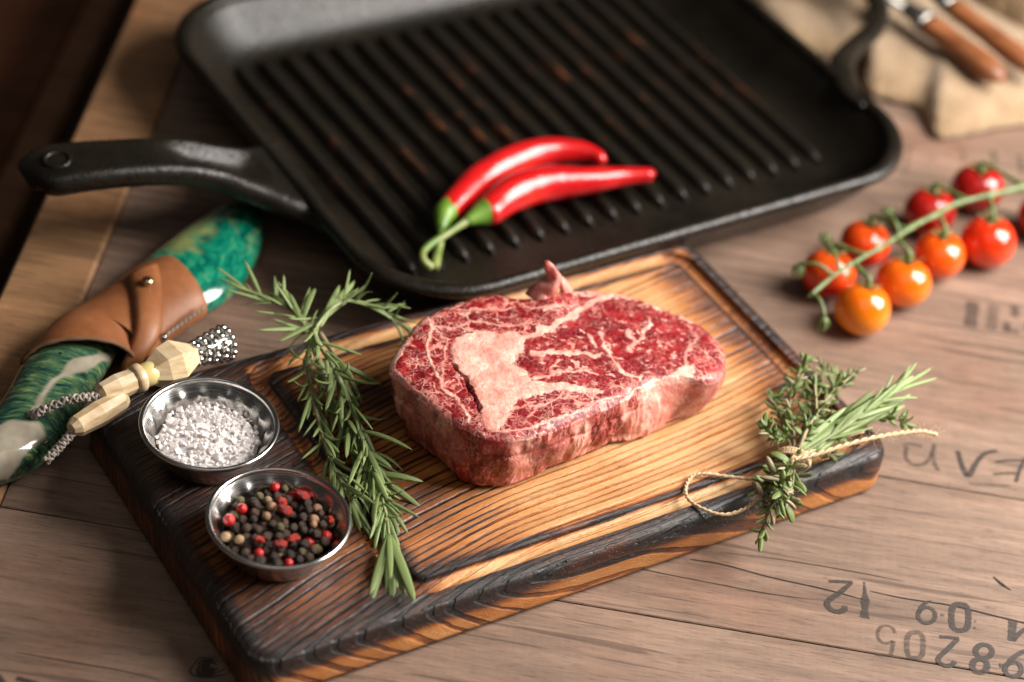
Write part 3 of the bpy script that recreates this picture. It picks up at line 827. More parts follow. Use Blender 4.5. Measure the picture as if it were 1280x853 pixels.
    # sides: upright streaks of fat and lean
    ang = np.arctan2(V[:, 1] - ctr[1], V[:, 0] - ctr[0])
    rel = (V[:, 2] - .028) / .04
    sp = np.column_stack([np.cos(ang) * 8, np.sin(ang) * 8, rel * 2.0]); sp2 = np.column_stack([np.cos(ang) * 24, np.sin(ang) * 24, rel * 2.8 + 4 * fbm(sp, 3)])
    sn = fbm(sp, 91, 3) * 1.0 + fbm(sp2, 95, 4) * .8
    side_fat = sst(sn, .12, .19) * .95
    side_fat = np.maximum(side_fat, .8 * (1 - sst(1 - rel, .02, .10)))
    def area_(poly, val, k=1.0):
        nonlocal side_fat
        w = sst(polyd(W, poly), -8, 8) * k; side_fat = side_fat * (1 - w) + val * w
    area_([(90, 430), (130, 450), (200, 520), (280, 590), (330, 640), (330, 700), (240, 700), (140, 610), (110, 520)], .50, .6)
    area_([(350, 600), (440, 620), (450, 660), (465, 760), (350, 770), (345, 680)], .04, .95)
    area_([(440, 610), (500, 620), (530, 700), (510, 740), (468, 768), (470, 680)], .97, .95)
    area_([(530, 630), (570, 630), (590, 700), (545, 735), (525, 690)], .06, .95)
    area_([(570, 625), (650, 610), (680, 640), (690, 680), (600, 715), (580, 680)], .40, .6)
    area_([(660, 560), (720, 545), (715, 640), (760, 640), (720, 680), (650, 690)], .97, .95)
    area_([(715, 530), (800, 490), (815, 540), (835, 600), (800, 612), (715, 600)], .08, .9)
    area_([(1060, 420), (1150, 380), (1150, 430), (1110, 490), (1000, 540), (990, 500)], .62, .6)
    area_([(300, 640), (345, 610), (350, 770), (300, 740)], .12, .7)
    area_([(980, 520), (1060, 480), (1130, 440), (1120, 490), (1050, 540), (985, 575)], .55, .6)
    sidew = S.copy()
    front = np.maximum(fat * (inside(W, fr)), 0)
    sf = np.maximum(side_fat, front)
    fatv = np.where(S > 0, sf, fat)
    # blend over the rim
    ridx = np.arange(1, len(V)); row = (ridx - 1) // N
    bl = np.zeros(len(V)); bl[1:] = sst(row, NR - 7, NR + 2)
    fatv = fat * (1 - bl) + sf * bl
    # the eye of the steak has flecks; cap and edges a fine net
    eye = polyd(Q, [(500, 300), (600, 250), (700, 200), (800, 170), (950, 200), (1070, 270), (1060, 360), (960, 415), (850, 430), (740, 455), (520, 430), (480, 360)])
    marb = 1 - sst(eye, -10, 25); marb = np.where(S > 0, 1.0, marb)
    # relief
    dz = .0006 * fbm(V * 55, 101, 4) + .0005 * fbm(V * 220, 111, 3)
    dz = dz + .0005 * sst(polyd(Q + wob * .35, big), -6, 22) + .0002 * fat - .0042 * fis * (S == 0)
    bumpback = .0022 * np.exp(-(np.hypot(Q[:, 0] - 600, Q[:, 1] - 155) / 55) ** 2)
    V[:, 2] += np.where(S == 0, dz + bumpback, 0)
    n = N; NRT = NR + NS
    ii, kk = np.meshgrid(np.arange(NRT - 1), np.arange(n), indexing='ij')
    F = np.stack([1 + ii * n + kk, 1 + ii * n + (kk + 1) % n, 1 + (ii + 1) * n + (kk + 1) % n, 1 + (ii + 1) * n + kk], -1).reshape(-1, 4)[:, ::-1]
    off = np.array(wm(st).translation)
    ob = obj('meat', V - off, F, M_steak, st, attrs=dict(fat=np.clip(fatv, 0, 1), marb=marb, side=S), local=True)
    # small curled strand standing up at the back edge
    strand = [P(*c3(*p), z) for p, z in (((545, 165), .066), ((560, 135), .071), ((590, 120), .075), ((600, 92), .080), ((585, 62), .086), ((574, 46), .0895))]
    pa = catmull(strand, 6); V2, F2 = tube(pa, interp([.0062, .0058, .0050, .0036, .0030, .0016], len(pa)), 14, .8, lambda i, a: 1 + .18 * math.sin(3 * a + i * .35))
    V2 = np.array([tuple(v) for v in V2]); fa = .55 + .6 * fbm(V2 * 350, 77)
    obj('loose_strand', V2 - off, F2, M_steak, st, attrs=dict(fat=np.clip(fa, 0, 1), marb=np.ones(len(V2)), side=np.ones(len(V2))), local=True)
    strand = [P(*c3(*p), z) for p, z in (((640, 150), .064), ((632, 122), .070), ((610, 92), .077), ((590, 62), .084))]
    pa = catmull(strand, 6); V2, F2 = tube(pa, interp([.0052, .0040, .0032, .0018], len(pa)), 14, .7, lambda i, a: 1 + .2 * math.sin(2 * a + i * .3))
    V2 = np.array([tuple(v) for v in V2]); fa = .75 + .5 * fbm(V2 * 350, 79)
    obj('loose_strand', V2 - off, F2, M_steak, st, attrs=dict(fat=np.clip(fa, 0, 1), marb=np.ones(len(V2)), side=np.ones(len(V2))), local=True)
build_steak()

# ------------------------------------------------------------------ steel bowls
BWH = .0232
def bowl(px, label):
    c = P(px[0], px[1], BH + BWH); M = T((c.x, c.y, BH))
    b = thing('steel_bowl', label, 'bowl', M, group='small steel bowls on the cutting board')
    inner = [(.0, .0016), (.010, .0016), (.0195, .0018), (.0225, .0032), (.0245, .0070), (.0270, .0120), (.0295, .0165), (.0315, .0198), (.0325, .0212)]
    pr = []
    P_ = catmull([Vector((r, z, 0)) for r, z in inner], 5); pr = [(p.x, p.y) for p in P_]
    ra = .0013; cc_ = (.0337, BWH - ra)
    lip = [(cc_[0] + ra * math.cos(a), cc_[1] + ra * math.sin(a)) for a in np.linspace(math.radians(165), math.radians(-150), 14)]
    outer = [(.0330, .0205), (.0318, .0182), (.0296, .0140), (.0272, .0095), (.0252, .0050), (.0232, .0014), (.0215, .0002), (.0, .0002)]
    prof = pr + lip + outer
    ninner = len(pr)
    def dim(j, a):
        if j < ninner:
            z = pr[j][1]; 
            ph = (a * 15 / (2 * math.pi)) % 1 - .5
            return -.0014 * math.exp(-(ph / .22) ** 2) * math.exp(-((z - .0160) / .0030) ** 2)
        return 0
    V, F = lathe(prof, 180, dim)
    obj('shell', V, F, M_steel, b, local=True)
    return c
cs = bowl((262, 527.5), 'small steel bowl full of white salt, at the left rear of the board')
cp = bowl((348.5, 645), 'small steel bowl full of mixed peppercorns, nearer the front')
innerr = lambda z: np.interp(z, [.0016, .0032, .0070, .0120, .0165, .0198], [.0195, .0225, .0245, .0262, .0290, .0310])

def pack(n, rmin, rmax, floor, rlim, crown, seed, tries=10, cap=None):
    r_ = np.random.RandomState(seed); B = np.zeros((0, 4))
    for i in range(n):
        r = r_.uniform(rmin, rmax); best = None
        for t in range(tries):
            rho = math.sqrt(r_.rand()) * rlim; a = r_.rand() * 6.283; x, y = rho * math.cos(a), rho * math.sin(a)
            z = floor + r
            if len(B):
                d2 = (B[:, 0] - x) ** 2 + (B[:, 1] - y) ** 2; s = (B[:, 3] + r) ** 2
                k = d2 < s
                if k.any(): z = max(z, (B[k, 2] + np.sqrt(s[k] - d2[k])).max())
            if rho + r > np.interp(z, [.0016, .0032, .0070, .0120, .0165, .0198], [.0195, .0225, .0245, .0262, .0290, .0310]): continue
            if cap and z > cap[0] + cap[1] * (1 - (rho / rlim) ** 2): continue
            sc = z + crown * (rho / rlim) ** 2
            if best is None or sc < best[0]: best = (sc, x, y, z, r)
        if best and best[3] < BWH + .003: B = np.vstack([B, [best[1], best[2], best[3], best[4]]])
    return B
# salt: one heap of crystals nobody could count
def crystals(B, c, seed):
    r_ = np.random.RandomState(seed); V = []; F = []
    base = np.array([(-1, -1, -1), (1, -1, -1), (1, 1, -1), (-1, 1, -1), (-1, -1, 1), (1, -1, 1), (1, 1, 1), (-1, 1, 1)], float)
    import bmesh
    temps = []
    for k in range(24):
        bm = bmesh.new()
        pts = r_.normal(size=(11 if k % 2 else 8, 3)); pts = np.sign(pts) * np.abs(pts) ** .40; pts /= np.linalg.norm(pts, axis=1)[:, None]; pts *= np.array([1, r_.uniform(.7, 1), r_.uniform(.55, .9)])
        for p in pts: bm.verts.new(p)
        bmesh.ops.convex_hull(bm, input=bm.verts[:])
        bm.verts.ensure_lookup_table(); bm.verts.index_update()
        temps.append((np.array([v.co[:] for v in bm.verts]), [tuple(v.index for v in f.verts) for f in bm.faces])); bm.free()
    Vs = []; Fs = []; o = 0
    for b in B:
        tv, tf = temps[r_.randint(24)]
        q = Quaternion(r_.normal(size=4)).normalized().to_matrix()
        v = (tv @ np.array(q).T) * b[3] * 1.38 + b[:3]
        Vs.append(v); Fs += [tuple(i + o for i in f) for f in tf]; o += len(v)
    return np.vstack(Vs), Fs
Bs = pack(2000, .0008, .0024, .0035, .0275, .003, 3, 8, (.0128, .0035))
Vs, Fs = crystals(Bs, cs, 5)
bed_v, bed_f = lathe([(.0001, .0150), (.010, .0146), (.018, .0134), (.0235, .0122), (.0250, .0100), (.0230, .0060), (.0200, .0035), (.0001, .0030)], 48)
bed_v = np.array(bed_v); bed_v[:, 2] += .0009 * fbm(bed_v * 420, 12, 3)
Fs += [tuple(i + len(Vs) for i in q) for q in bed_f]; Vs = np.vstack([Vs, bed_v])
so = obj('coarse_salt', Vs, Fs, M_salt, smooth=False, M=T((cs.x, cs.y, BH)))
tag(so, 'heap of coarse white salt crystals in the rear steel bowl', 'salt', kind='stuff')
# smooth bed added under the visible salt to bounce light up between grains
# peppercorns
import bmesh
def ico(name, sub, mat, disp, seed, sq=1.0):
    bm = bmesh.new(); bmesh.ops.create_icosphere(bm, subdivisions=sub, radius=1)
    co = np.array([v.co[:] for v in bm.verts])
    d = 1 + disp * fbm(co * 2.6, seed, 3) + disp * .4 * fbm(co * 7, seed + 5, 2)
    for v, k in zip(bm.verts, d): v.co = v.co * k; v.co.z *= sq
    me = bpy.data.meshes.new(name); bm.to_mesh(me); bm.free()
    me.polygons.foreach_set('use_smooth', np.ones(len(me.polygons), bool)); me.materials.append(mat); return me
def variants(tagname, mat, disp, n=4): return [ico(tagname, 3, mat, disp, 40 + 9 * i) for i in range(n)]
VB, VG, VW, VR = variants('black_pepper', M_pblack, .30), variants('green_pepper', M_pgreen, .2), variants('pale_pepper', M_pwhite, .08), variants('pink_pepper', M_pred, .06)
Bp = pack(300, .0019, .0027, .0016, .0290, .003, 8, 16, (.0168, .0020))
cpb = np.array([cp.x, cp.y, BH])
Wp = Bp[:, :3] + cpb; pxp = proj(Wp)
hgt = np.array([((Bp[:, 2] > b[2]) & (np.hypot(Bp[:, 0] - b[0], Bp[:, 1] - b[1]) < .003)).sum() for b in Bp])
c2 = lambda x, y: (150 + x / 2.066, 440 + y / 2.066)
special = {}
def pick(x, y, kind, label):
    q = np.array(c2(x, y)); d = np.hypot(*(pxp - q).T) + hgt * 8
    for i in np.argsort(d):
        if i not in special: special[i] = (kind, label); return
G_ = 'peppercorns filling the front steel bowl'
pick(397, 353, 'R', 'largest bright red peppercorn, standing highest at the back of the pepper heap')
pick(440, 367, 'R', 'red peppercorn just right of the largest one at the back of the heap')
pick(307, 410, 'R', 'bright red peppercorn at the left side of the pepper heap')
pick(283, 428, 'R', 'red peppercorn half hidden beside the one at the left side')
pick(530, 480, 'R', 'red peppercorn at the right side of the heap')
pick(365, 522, 'R', 'red peppercorn at the front left of the heap near the rim')
pick(422, 535, 'R', 'red peppercorn lying frontmost in the bowl against the rim')
pick(495, 483, 'R', 'darker red peppercorn next to the one at the right side')
for x, y in ((386, 430),): pick(x, y, 'W', 'pale cream peppercorn near the middle of the heap')
pick(508, 390, 'W', 'pale brown peppercorn at the upper right of the heap')
pick(272, 465, 'W', 'pinkish brown peppercorn near the left rim'); pick(500, 437, 'W', 'light tan peppercorn right of centre in the heap')
for x, y, l in ((403, 461, 'olive green peppercorn just below the middle of the heap'), (265, 437, 'yellow-green peppercorn touching the left rim'), (350, 375, 'olive green peppercorn at the back left of the heap'),
                (315, 385, 'dull green peppercorn behind the left red one'), (470, 520, 'greenish peppercorn near the front right rim'), (545, 450, 'greenish peppercorn by the right rim')): pick(x, y, 'G', l)
for i, b in enumerate(Bp):
    kind, label = special.get(i, (None, None))
    if kind is None:
        kind = 'B' if rng.random() < .84 else rng.choice('GGWW'); 
        label = {'B': 'black or dark brown wrinkled peppercorn in the front bowl', 'G': 'dull olive peppercorn mixed among the black ones', 'W': 'pale tan peppercorn mixed among the black ones'}[kind]
    me = rng.choice({'B': VB, 'G': VG, 'W': VW, 'R': VR}[kind])
    s = b[3] * (1.12 if kind == 'R' else 1.0)
    M = T(Vector(Wp[i])) @ Quaternion([rng.gauss(0, 1) for _ in range(4)]).normalized().to_matrix().to_4x4() @ Matrix.Diagonal((s, s, s, 1))
    o = link('peppercorn', me, None, M); tag(o, label, 'peppercorn', G_)
# red pepper flakes on the heap
fbase = ico('chilli_flake', 3, M_flake, .75, 5)
for (x, y, s, l) in ((420, 420, 1.25, 'largest crumpled red chilli flake in the middle of the pepper'), (495, 362, 1.1, 'dark red chilli flake at the back right of the pepper'),
                     (355, 490, .8, 'orange-red chilli flake at the front left of the pepper'), (400, 510, .9, 'red chilli flake near the front of the pepper'), (440, 508, .9, 'small red chilli flake right of the front one'),
                     (548, 432, .7, 'small red chilli flake by the right rim'), (420, 395, .8, 'small red chilli flake behind the largest flake')):
    q = np.array(c2(x, y)); d = np.hypot(*(pxp - q).T) + hgt * 6; i = int(np.argmin(d))
    p = Vector(Wp[i]) + Vector((0, 0, Bp[i, 3] + .0004))
    M = T(p) @ Matrix.Rotation(rng.uniform(0, 6), 4, 'Z') @ Matrix.Rotation(rng.uniform(-.5, .5), 4, 'X') @ Matrix.Diagonal((.0034 * s, .0023 * s, .0017, 1))
    o = link('chilli_flake', fbase, None, M); tag(o, l, 'chilli flake', 'chilli flakes among the peppercorns')

# ------------------------------------------------------------------ herbs
def leaf_mesh(name, mat, L, W, curl, fold, n=9, tipw=.35):
    """blade along +Y from the origin, top +Z, midrib at x=0"""
    V = []; F = []; thk = .28 if W < .2 else .10
    for i in range(n + 1):
        t = i / n; w = W / 2 * (math.sin(math.pi * min(1, (t * .86 + .10))) ** .55) * (1 if t < .97 else .35)
        y = L * math.sin(curl * t) / curl if curl else L * t
        z = -L * (1 - math.cos(curl * t)) / curl if curl else 0
        th = thk * W
        V += [(-w, y, z - fold * w), (-w * .5, y, z + th * .12), (0, y, z - th * .10), (w * .5, y, z + th * .12), (w, y, z - fold * w), (0, y, z - th * .55 - fold * w * .3)]
    for i in range(n):
        for k in range(6):
            F.append((i * 6 + k, i * 6 + (k + 1) % 6, (i + 1) * 6 + (k + 1) % 6, (i + 1) * 6 + k))
    F.append((5, 4, 3, 2, 1, 0)); F.append(tuple(n * 6 + k for k in range(6)))
    return mesh(name, V, [f[::-1] for f in F], mat)
M_dry = mk_leaf('dry_thyme_leaf', (.13, .11, .040), (.26, .20, .10), (.28, .24, .14))
RL = [leaf_mesh('rosemary_leaf', M_rose, 1, w, c, f) for w, c, f in ((.105, .15, .35), (.09, .55, .5), (.12, .9, .3), (.10, 1.3, .45), (.085, -.5, .5), (.11, -.9, .2))]
RLl = [leaf_mesh('rosemary_leaf', M_rosel, 1, w, c, .35) for w, c in ((.088, .12), (.078, .35), (.09, .6), (.10, -.3))]
TL = [leaf_mesh('thyme_leaf', M_thyme, 1, w, c, f, 6) for w, c, f in ((.40, .2, .5), (.30, .7, .7), (.46, 1.1, .2), (.24, -.3, .8), (.34, -.8, .4))] + [leaf_mesh('thyme_leaf', M_dry, 1, .30, .9, .7, 6)]
def set_leaf(me, root, base, direction, up, L, wid=1.0, name='leaf'):
    y = direction.normalized(); z = (up - y * up.dot(y)).normalized(); x = y.cross(z)
    M = Matrix(((x.x * L * wid, y.x * L, z.x * L, base.x), (x.y * L * wid, y.y * L, z.y * L, base.y), (x.z * L * wid, y.z * L, z.z * L, base.z), (0, 0, 0, 1)))
    return link(name, me, root, M)
def zfloor(p):
    """height of what lies under a point: board top or table"""
    q = MB.inverted() @ Vector((p.x, p.y, 0))
    return BH if abs(q.x) < .191 and abs(q.y) < .102 else 0.0
def sprig(name, label, ctrl, leaves, Lr, ang, stem_r=.0011, meshes=RL, mat=M_stem, cat='herb sprig', group=None, root=None, from_t=0.0, to_t=1.0, lift=.15, tipn=0, tipL=.03, minz=.0015):
    pts = [P(x, y, z) for x, y, z in ctrl]; path = catmull(pts, 8)
    if root is None:
        root = thing(name, label, cat, T(path[0]), group)
        par = root
    else:
        par = root
    V, F = tube(path, interp([stem_r, stem_r * .8, stem_r * .5], len(path)), 8)
    off = wm(par).translation
    obj('stem', [v - off for v in V], F, mat, par, local=True)
    n = len(path); fr = frames(path)
    for k in range(leaves):
        t = from_t + (to_t - from_t) * (k + rng.random() * .6) / leaves
        i = min(n - 2, int(t * (n - 1))); p = path[i].lerp(path[i + 1], t * (n - 1) - i)
        tt, nn, bb = fr[i]
        phi = k * 2.4 + rng.uniform(-.5, .5); a = math.radians(rng.uniform(*ang))
        rad = nn * math.sin(phi) + bb * math.cos(phi)
        if rad.z < -.2: rad.z *= -.6; rad.normalize()
        d = tt * math.cos(a) + rad * math.sin(a); d.z += lift * rng.uniform(-.6, .6)
        L = rng.uniform(*Lr) * rng.choice((.8, 1, 1, 1.1)) * (1 - .25 * max(0, t - .8)); d = (d.normalized() + Vector((rng.gauss(0, .10), rng.gauss(0, .10), rng.gauss(0, .10))))
        e = p + d.normalized() * L; fl_ = zfloor(e) + minz
        if e.z < fl_: e.z = fl_; d = e - p
        set_leaf(rng.choice(meshes), par, p + rad * stem_r * .5, d, Vector((rng.uniform(-.5, .5), rng.uniform(-.6, .2), 1)), L, rng.uniform(.8, 1.25))
    for k in range(tipn):
        tt, nn, bb = fr[-1]; phi = k * 2.4; s = .10 + .12 * (k % 3)
        d = tt + (nn * math.sin(phi) * .6 + bb * math.cos(phi)) * s
        L = tipL * rng.uniform(.7, 1.05); e = path[-1] + d.normalized() * L; fl_ = zfloor(e) + minz
        if e.z < fl_: e.z = fl_; d = e - path[-1]
        set_leaf(rng.choice(meshes[:2]), par, path[-1], d, Vector((0, -.3, 1)), L, rng.uniform(.8, 1.15))
    return root
c8a = lambda x, y: (290 + x / 1.815, 320 + y / 1.815)
def cz(pts): return [(*c8a(x, y), z) for x, y, z in pts]
GR = 'rosemary sprigs lying over the left of the board'
sprig('rosemary_sprig', 'long rosemary sprig whose fanned tip reaches the front groove', cz([(258, 100, .044), (215, 135, .048), (186, 172, .050), (222, 240, .047), (262, 320, .043), (292, 400, .040), (318, 480, .037), (338, 545, .035), (350, 590, .034), (356, 632, .034)]),
      66, (.015, .031), (8, 46), .0016, RL + RLl, M_gstem, group=GR, from_t=.12, to_t=.93, tipn=12, tipL=.046)
sprig('rosemary_sprig', 'rosemary sprig bending left along the groove beside the pepper bowl', cz([(186, 165, .046), (172, 225, .040), (178, 300, .036), (196, 375, .034), (214, 440, .033), (238, 495, .033), (268, 555, .033)]),
      50, (.015, .030), (8, 44), .0014, RL, M_stem, group=GR, from_t=.1, tipn=9, tipL=.022)
sprig('rosemary_sprig', 'rosemary sprig in the middle, leaves lying toward the steak', cz([(200, 175, .047), (235, 235, .044), (250, 300, .040), (262, 370, .037), (285, 440, .035), (318, 500, .034)]),
      36, (.014, .030), (10, 50), .0014, RL, M_stem, group=GR, from_t=.15, tipn=8, tipL=.026)
sprig('rosemary_sprig', 'short pale rosemary end pointing back left off the board', cz([(186, 172, .050), (150, 135, .049), (110, 110, .046), (70, 100, .043), (30, 75, .040)]),
      24, (.014, .026), (14, 55), .0010, RL[:3] + RLl, M_stem, group=GR, from_t=.05, tipn=3, tipL=.012)
sprig('rosemary_sprig', 'small leafy rosemary end pointing back right beside the steak', cz([(186, 168, .052), (225, 120, .052), (270, 102, .050), (330, 118, .047), (380, 150, .042)]),
      22, (.012, .023), (18, 62), .0010, RL[:3] + RLl, M_gstem, group=GR, from_t=.35, tipn=4, tipL=.018)
sprig('rosemary_sprig', 'dark rosemary sprig underneath the longest one, mostly covered by it', cz([(180, 190, .040), (200, 260, .036), (226, 330, .034), (262, 410, .033), (292, 470, .032), (315, 530, .032), (330, 570, .032)]),
      46, (.016, .028), (8, 34), .0013, RL, M_stem, group=GR, from_t=.05, tipn=6, tipL=.03)
# broad big leaves at the top of the fork
def extra_leaf(a, b, za, zb, W, me):
    pa, pb = P(*c8a(*a), za), P(*c8a(*b), zb); r0 = bpy.data.objects['rosemary_sprig.003']
    set_leaf(me, r0, pa, pb - pa, Vector((0, -.4, 1)), (pb - pa).length, W)
for a, b in (((168, 158), (98, 48)), ((160, 150), (130, 80)), ((195, 150), (280, 50)), ((200, 160), (245, 60)), ((175, 165), (60, 165)), ((180, 175), (90, 140))):
    extra_leaf(a, b, .050, .053, 1.25, RLl[0])

# ---- tied herb bundle on the right
TIE = P(992, 574, .040)
hb = thing('herb_bundle', 'bundle of thyme and rosemary tied with twine on the right corner of the board', 'herb bundle', T(TIE))
c4a = lambda x, y: (840 + x / 1.97, 420 + y / 1.97)
def ch(pts): return [(*c4a(x, y), z) for x, y, z in pts]
def twig(ctrl, n, Lr, ang, r, me, mat, **kw):
    sprig('x', None, ch(ctrl), n, Lr, ang, r, me, mat, root=hb, **kw)
# upper thyme mass
for ctrl in (
    [(300, 300, .040), (300, 240, .046), (290, 170, .048), (310, 100, .050), (335, 60, .050)],
    [(302, 300, .040), (330, 240, .048), (350, 180, .052), (352, 108, .058)],
    [(300, 300, .040), (320, 250, .044), (370, 190, .046), (400, 130, .046), (455, 90, .050)],
    [(300, 300, .040), (280, 240, .040), (262, 190, .040), (250, 150, .038)],
    [(300, 300, .038), (340, 240, .040), (390, 160, .038), (410, 110, .036), (370, 85, .040)],
    [(300, 300, .040), (285, 255, .044), (250, 250, .046), (232, 225, .050)],
    [(300, 300, .038), (330, 200, .036), (330, 140, .036), (290, 110, .036)],
    [(300, 300, .038), (350, 220, .042), (380, 200, .046), (405, 240, .044), (370, 250, .040)]):
    twig(ctrl, 40, (.0042, .0088), (30, 88), .0009, TL, M_stem, from_t=.25, tipn=3, tipL=.006, lift=.5)
twig([(300, 300, .040), (350, 240, .046), (355, 180, .054), (350, 105, .060)], 0, (.005, .008), (30, 70), .0013, TL, M_stem)
twig([(305, 300, .042), (330, 235, .050), (385, 150, .052), (450, 92, .054)], 6, (.004, .007), (30, 70), .0011, TL, M_stem, from_t=.5)
# thyme to the right tip
twig([(305, 300, .038), (400, 260, .040), (480, 215, .042), (530, 200, .042), (575, 215, .040)], 16, (.006, .009), (40, 80), .0009, TL, M_stem, from_t=.62, tipn=3, tipL=.007)
twig([(310, 300, .036), (360, 292, .034), (400, 292, .033)], 8, (.005, .009), (40, 80), .0006, TL, M_gstem, from_t=.5, tipn=2, tipL=.007)
# long rosemary needles fanning right
for k, (bx, by, z) in enumerate(((598, 105, .062), (575, 120, .060), (590, 155, .052), (560, 130, .056), (520, 150, .055), (470, 150, .052), (540, 180, .048), (500, 120, .058), (430, 190, .050), (450, 215, .046), (400, 225, .048), (585, 165, .046), (380, 240, .044), (560, 165, .050), (495, 185, .046))):
    a = P(*c4a(302 + (k % 4) * 14 + (40 if k > 8 else 0), 298 - (k % 3) * 8 - (30 if k > 8 else 0)), .041 + .001 * (k % 3)); b = P(*c4a(bx, by), z)
    mid_ = a.lerp(b, 0.0)
    set_leaf(RLl[k % 2], hb, a, b - a + Vector((0, 0, .006)), Vector((rng.uniform(-.3, .3), -.4, 1)), (b - a).length, 1.0 if (b - a).length > .06 else 1.2)
twig([(305, 302, .041), (400, 240, .048), (480, 185, .054), (545, 135, .058)], 22, (.018, .026), (8, 22), .0010, RLl, M_gstem, from_t=.25, tipn=6, tipL=.028)
# below the tie: leafy thyme ends hanging over the front edge
for ctrl in (
    [(298, 300, .042), (285, 340, .042), (262, 390, .040), (240, 430, .036), (222, 478, .024), (211, 502, .014)],
    [(300, 300, .040), (300, 340, .040), (290, 390, .038), (270, 430, .034)],
    [(295, 300, .040), (262, 335, .040), (240, 370, .038), (205, 385, .036)],
    [(297, 300, .044), (275, 345, .046), (270, 385, .044), (262, 415, .040)],
    [(297, 300, .038), (250, 350, .038), (225, 400, .036), (232, 440, .032)]):
    twig(ctrl, 24, (.006, .011), (35, 80), .0009, TL, M_stem, from_t=.08, to_t=.93, tipn=2, tipL=.006, lift=.5)
# twine
def twine(pts, r=.00085, hairs=30, name='twine'):
    path = catmull(pts, 14); fr = frames(path); off = wm(hb).translation
    V = []; F = []
    for s in (0, math.pi):
        pp_ = []
        for i, (p, (t, n, b)) in enumerate(zip(path, fr)):
            a = s + i * .75; pp_.append(p + (n * math.sin(a) + b * math.cos(a)) * r * .55)
        v, f = tube(pp_, r * .72, 6); o = len(V); V += v; F += [tuple(i + o for i in q) for q in f]
    for k in range(hairs):
        i = rng.randrange(len(path)); p = path[i]; t, n, b = fr[i]
        d = (n * rng.gauss(0, 1) + b * rng.gauss(0, 1) + t * rng.gauss(0, 1.2)).normalized(); L = rng.uniform(.002, .007)
        h = [p, p + d * L * .5 + Vector((rng.gauss(0, .0006), rng.gauss(0, .0006), rng.gauss(0, .0004))), p + d * L + Vector((rng.gauss(0, .001), rng.gauss(0, .001), rng.gauss(0, .0006)))]
        v, f = tube(h, .00006, 3); o = len(V); V += v; F += [tuple(i + o for i in q) for q in f]
    obj(name, [v - off for v in V], F, M_twine, hb, local=True)
twine([P(*c4a(x, y), z) for x, y, z in ((302, 296, .046), (262, 330, .040), (215, 352, .032), (150, 348, .030), (90, 340, .031), (52, 345, .030), (34, 372, .0295), (40, 402, .0295), (80, 428, .0295), (130, 440, .0295), (180, 425, .030), (215, 395, .034), (262, 350, .040), (300, 305, .046))], hairs=90)
twine([P(*c4a(x, y), z) for x, y, z in ((300, 305, .046), (360, 290, .046), (430, 268, .046), (500, 250, .045), (560, 240, .043), (610, 235, .041), (652, 243, .039))], r=.00105, hairs=220)
twine([P(*c4a(x, y), z) for x, y, z in ((300, 300, .045), (340, 285, .043), (400, 256, .041), (450, 240, .040), (470, 236, .039))], r=.0009, hairs=50)
# wraps round the tie
ax = (P(*c4a(310, 250), .045) - P(*c4a(290, 350), .040)).normalized(); sd_ = ax.cross(Vector((0, 0, 1))).normalized(); upv = sd_.cross(ax)
for s in (-.0015, 0, .0015):
    twine([TIE + ax * s + sd_ * (.0085 * math.cos(a)) + upv * (.0065 * math.sin(a)) for a in np.linspace(0, 6.28, 12)], hairs=10)

# ------------------------------------------------------------------ cherry tomatoes on the vine
TOM = [((1078, 386), 16.6, (.74, .135, .004), (.80, .25, .006), 'orange-yellow tomato at the near end'),
       ((1129, 353), 16.4, (.74, .115, .004), (.76, .19, .007), 'orange tomato'), ((1174, 318), 16.3, (.72, .085, .004), (.72, .10, .005), 'orange-red tomato'),
       ((1235, 302), 17.2, (.66, .030, .005), (.70, .055, .005), 'bright red tomato'), ((1036, 342), 16, (.66, .075, .006), (.52, .02, .008), None),
       ((1081, 305), 16, (.66, .065, .006), (.52, .02, .008), None), ((1162, 265), 16.4, (.40, .012, .008), (.36, .008, .006), None),
       ((1222, 235), 16.6, (.36, .010, .008), (.32, .006, .006), 'darkest red tomato at the back'), ((1304, 270), 16.4, (.45, .010, .008), (.42, .010, .006), None)]
CAL = [(1084, 346), (1134, 317), (1178, 292), (1236, 270), (1045, 306), (1091, 274), (1167, 235), (1225, 211), (1300, 238)]
tv = thing('cherry_tomato_truss', 'cherry tomatoes on a green vine, from orange to red, on the table', 'tomatoes', T(P(1160, 330, 0)))
def tom_prof(r):
    pr = []
    for k in range(25):
        a = math.pi * k / 24; rr = math.sin(a); z = -math.cos(a)
        if z > .6: z -= .22 * math.exp(-(rr / .32) ** 2)
        pr.append((max(rr, 1e-4) * r, z * r * .96))
    return pr
starm = {}
stem_px = [(1011, 371, .030), (1042, 345, .033), (1075, 324, .035), (1106, 306, .036), (1143, 282, .037), (1167, 270, .038), (1192, 256, .038), (1228, 246, .039), (1262, 238, .040), (1300, 230, .041)]
SP = catmull([P(*q) for q in stem_px], 8)
V, F = tube(SP, interp([.0011, .0013, .0015, .0016, .0018, .0020], len(SP)), 10, 1, lambda i, a: (1 + .45 * math.exp(-((i % 9 - 4) / 1.3) ** 2)) * (1 + .08 * math.sin(3 * a + i)))
off = wm(tv).translation; obj('vine_stem', [v - off for v in V], F, M_vine, tv, local=True)
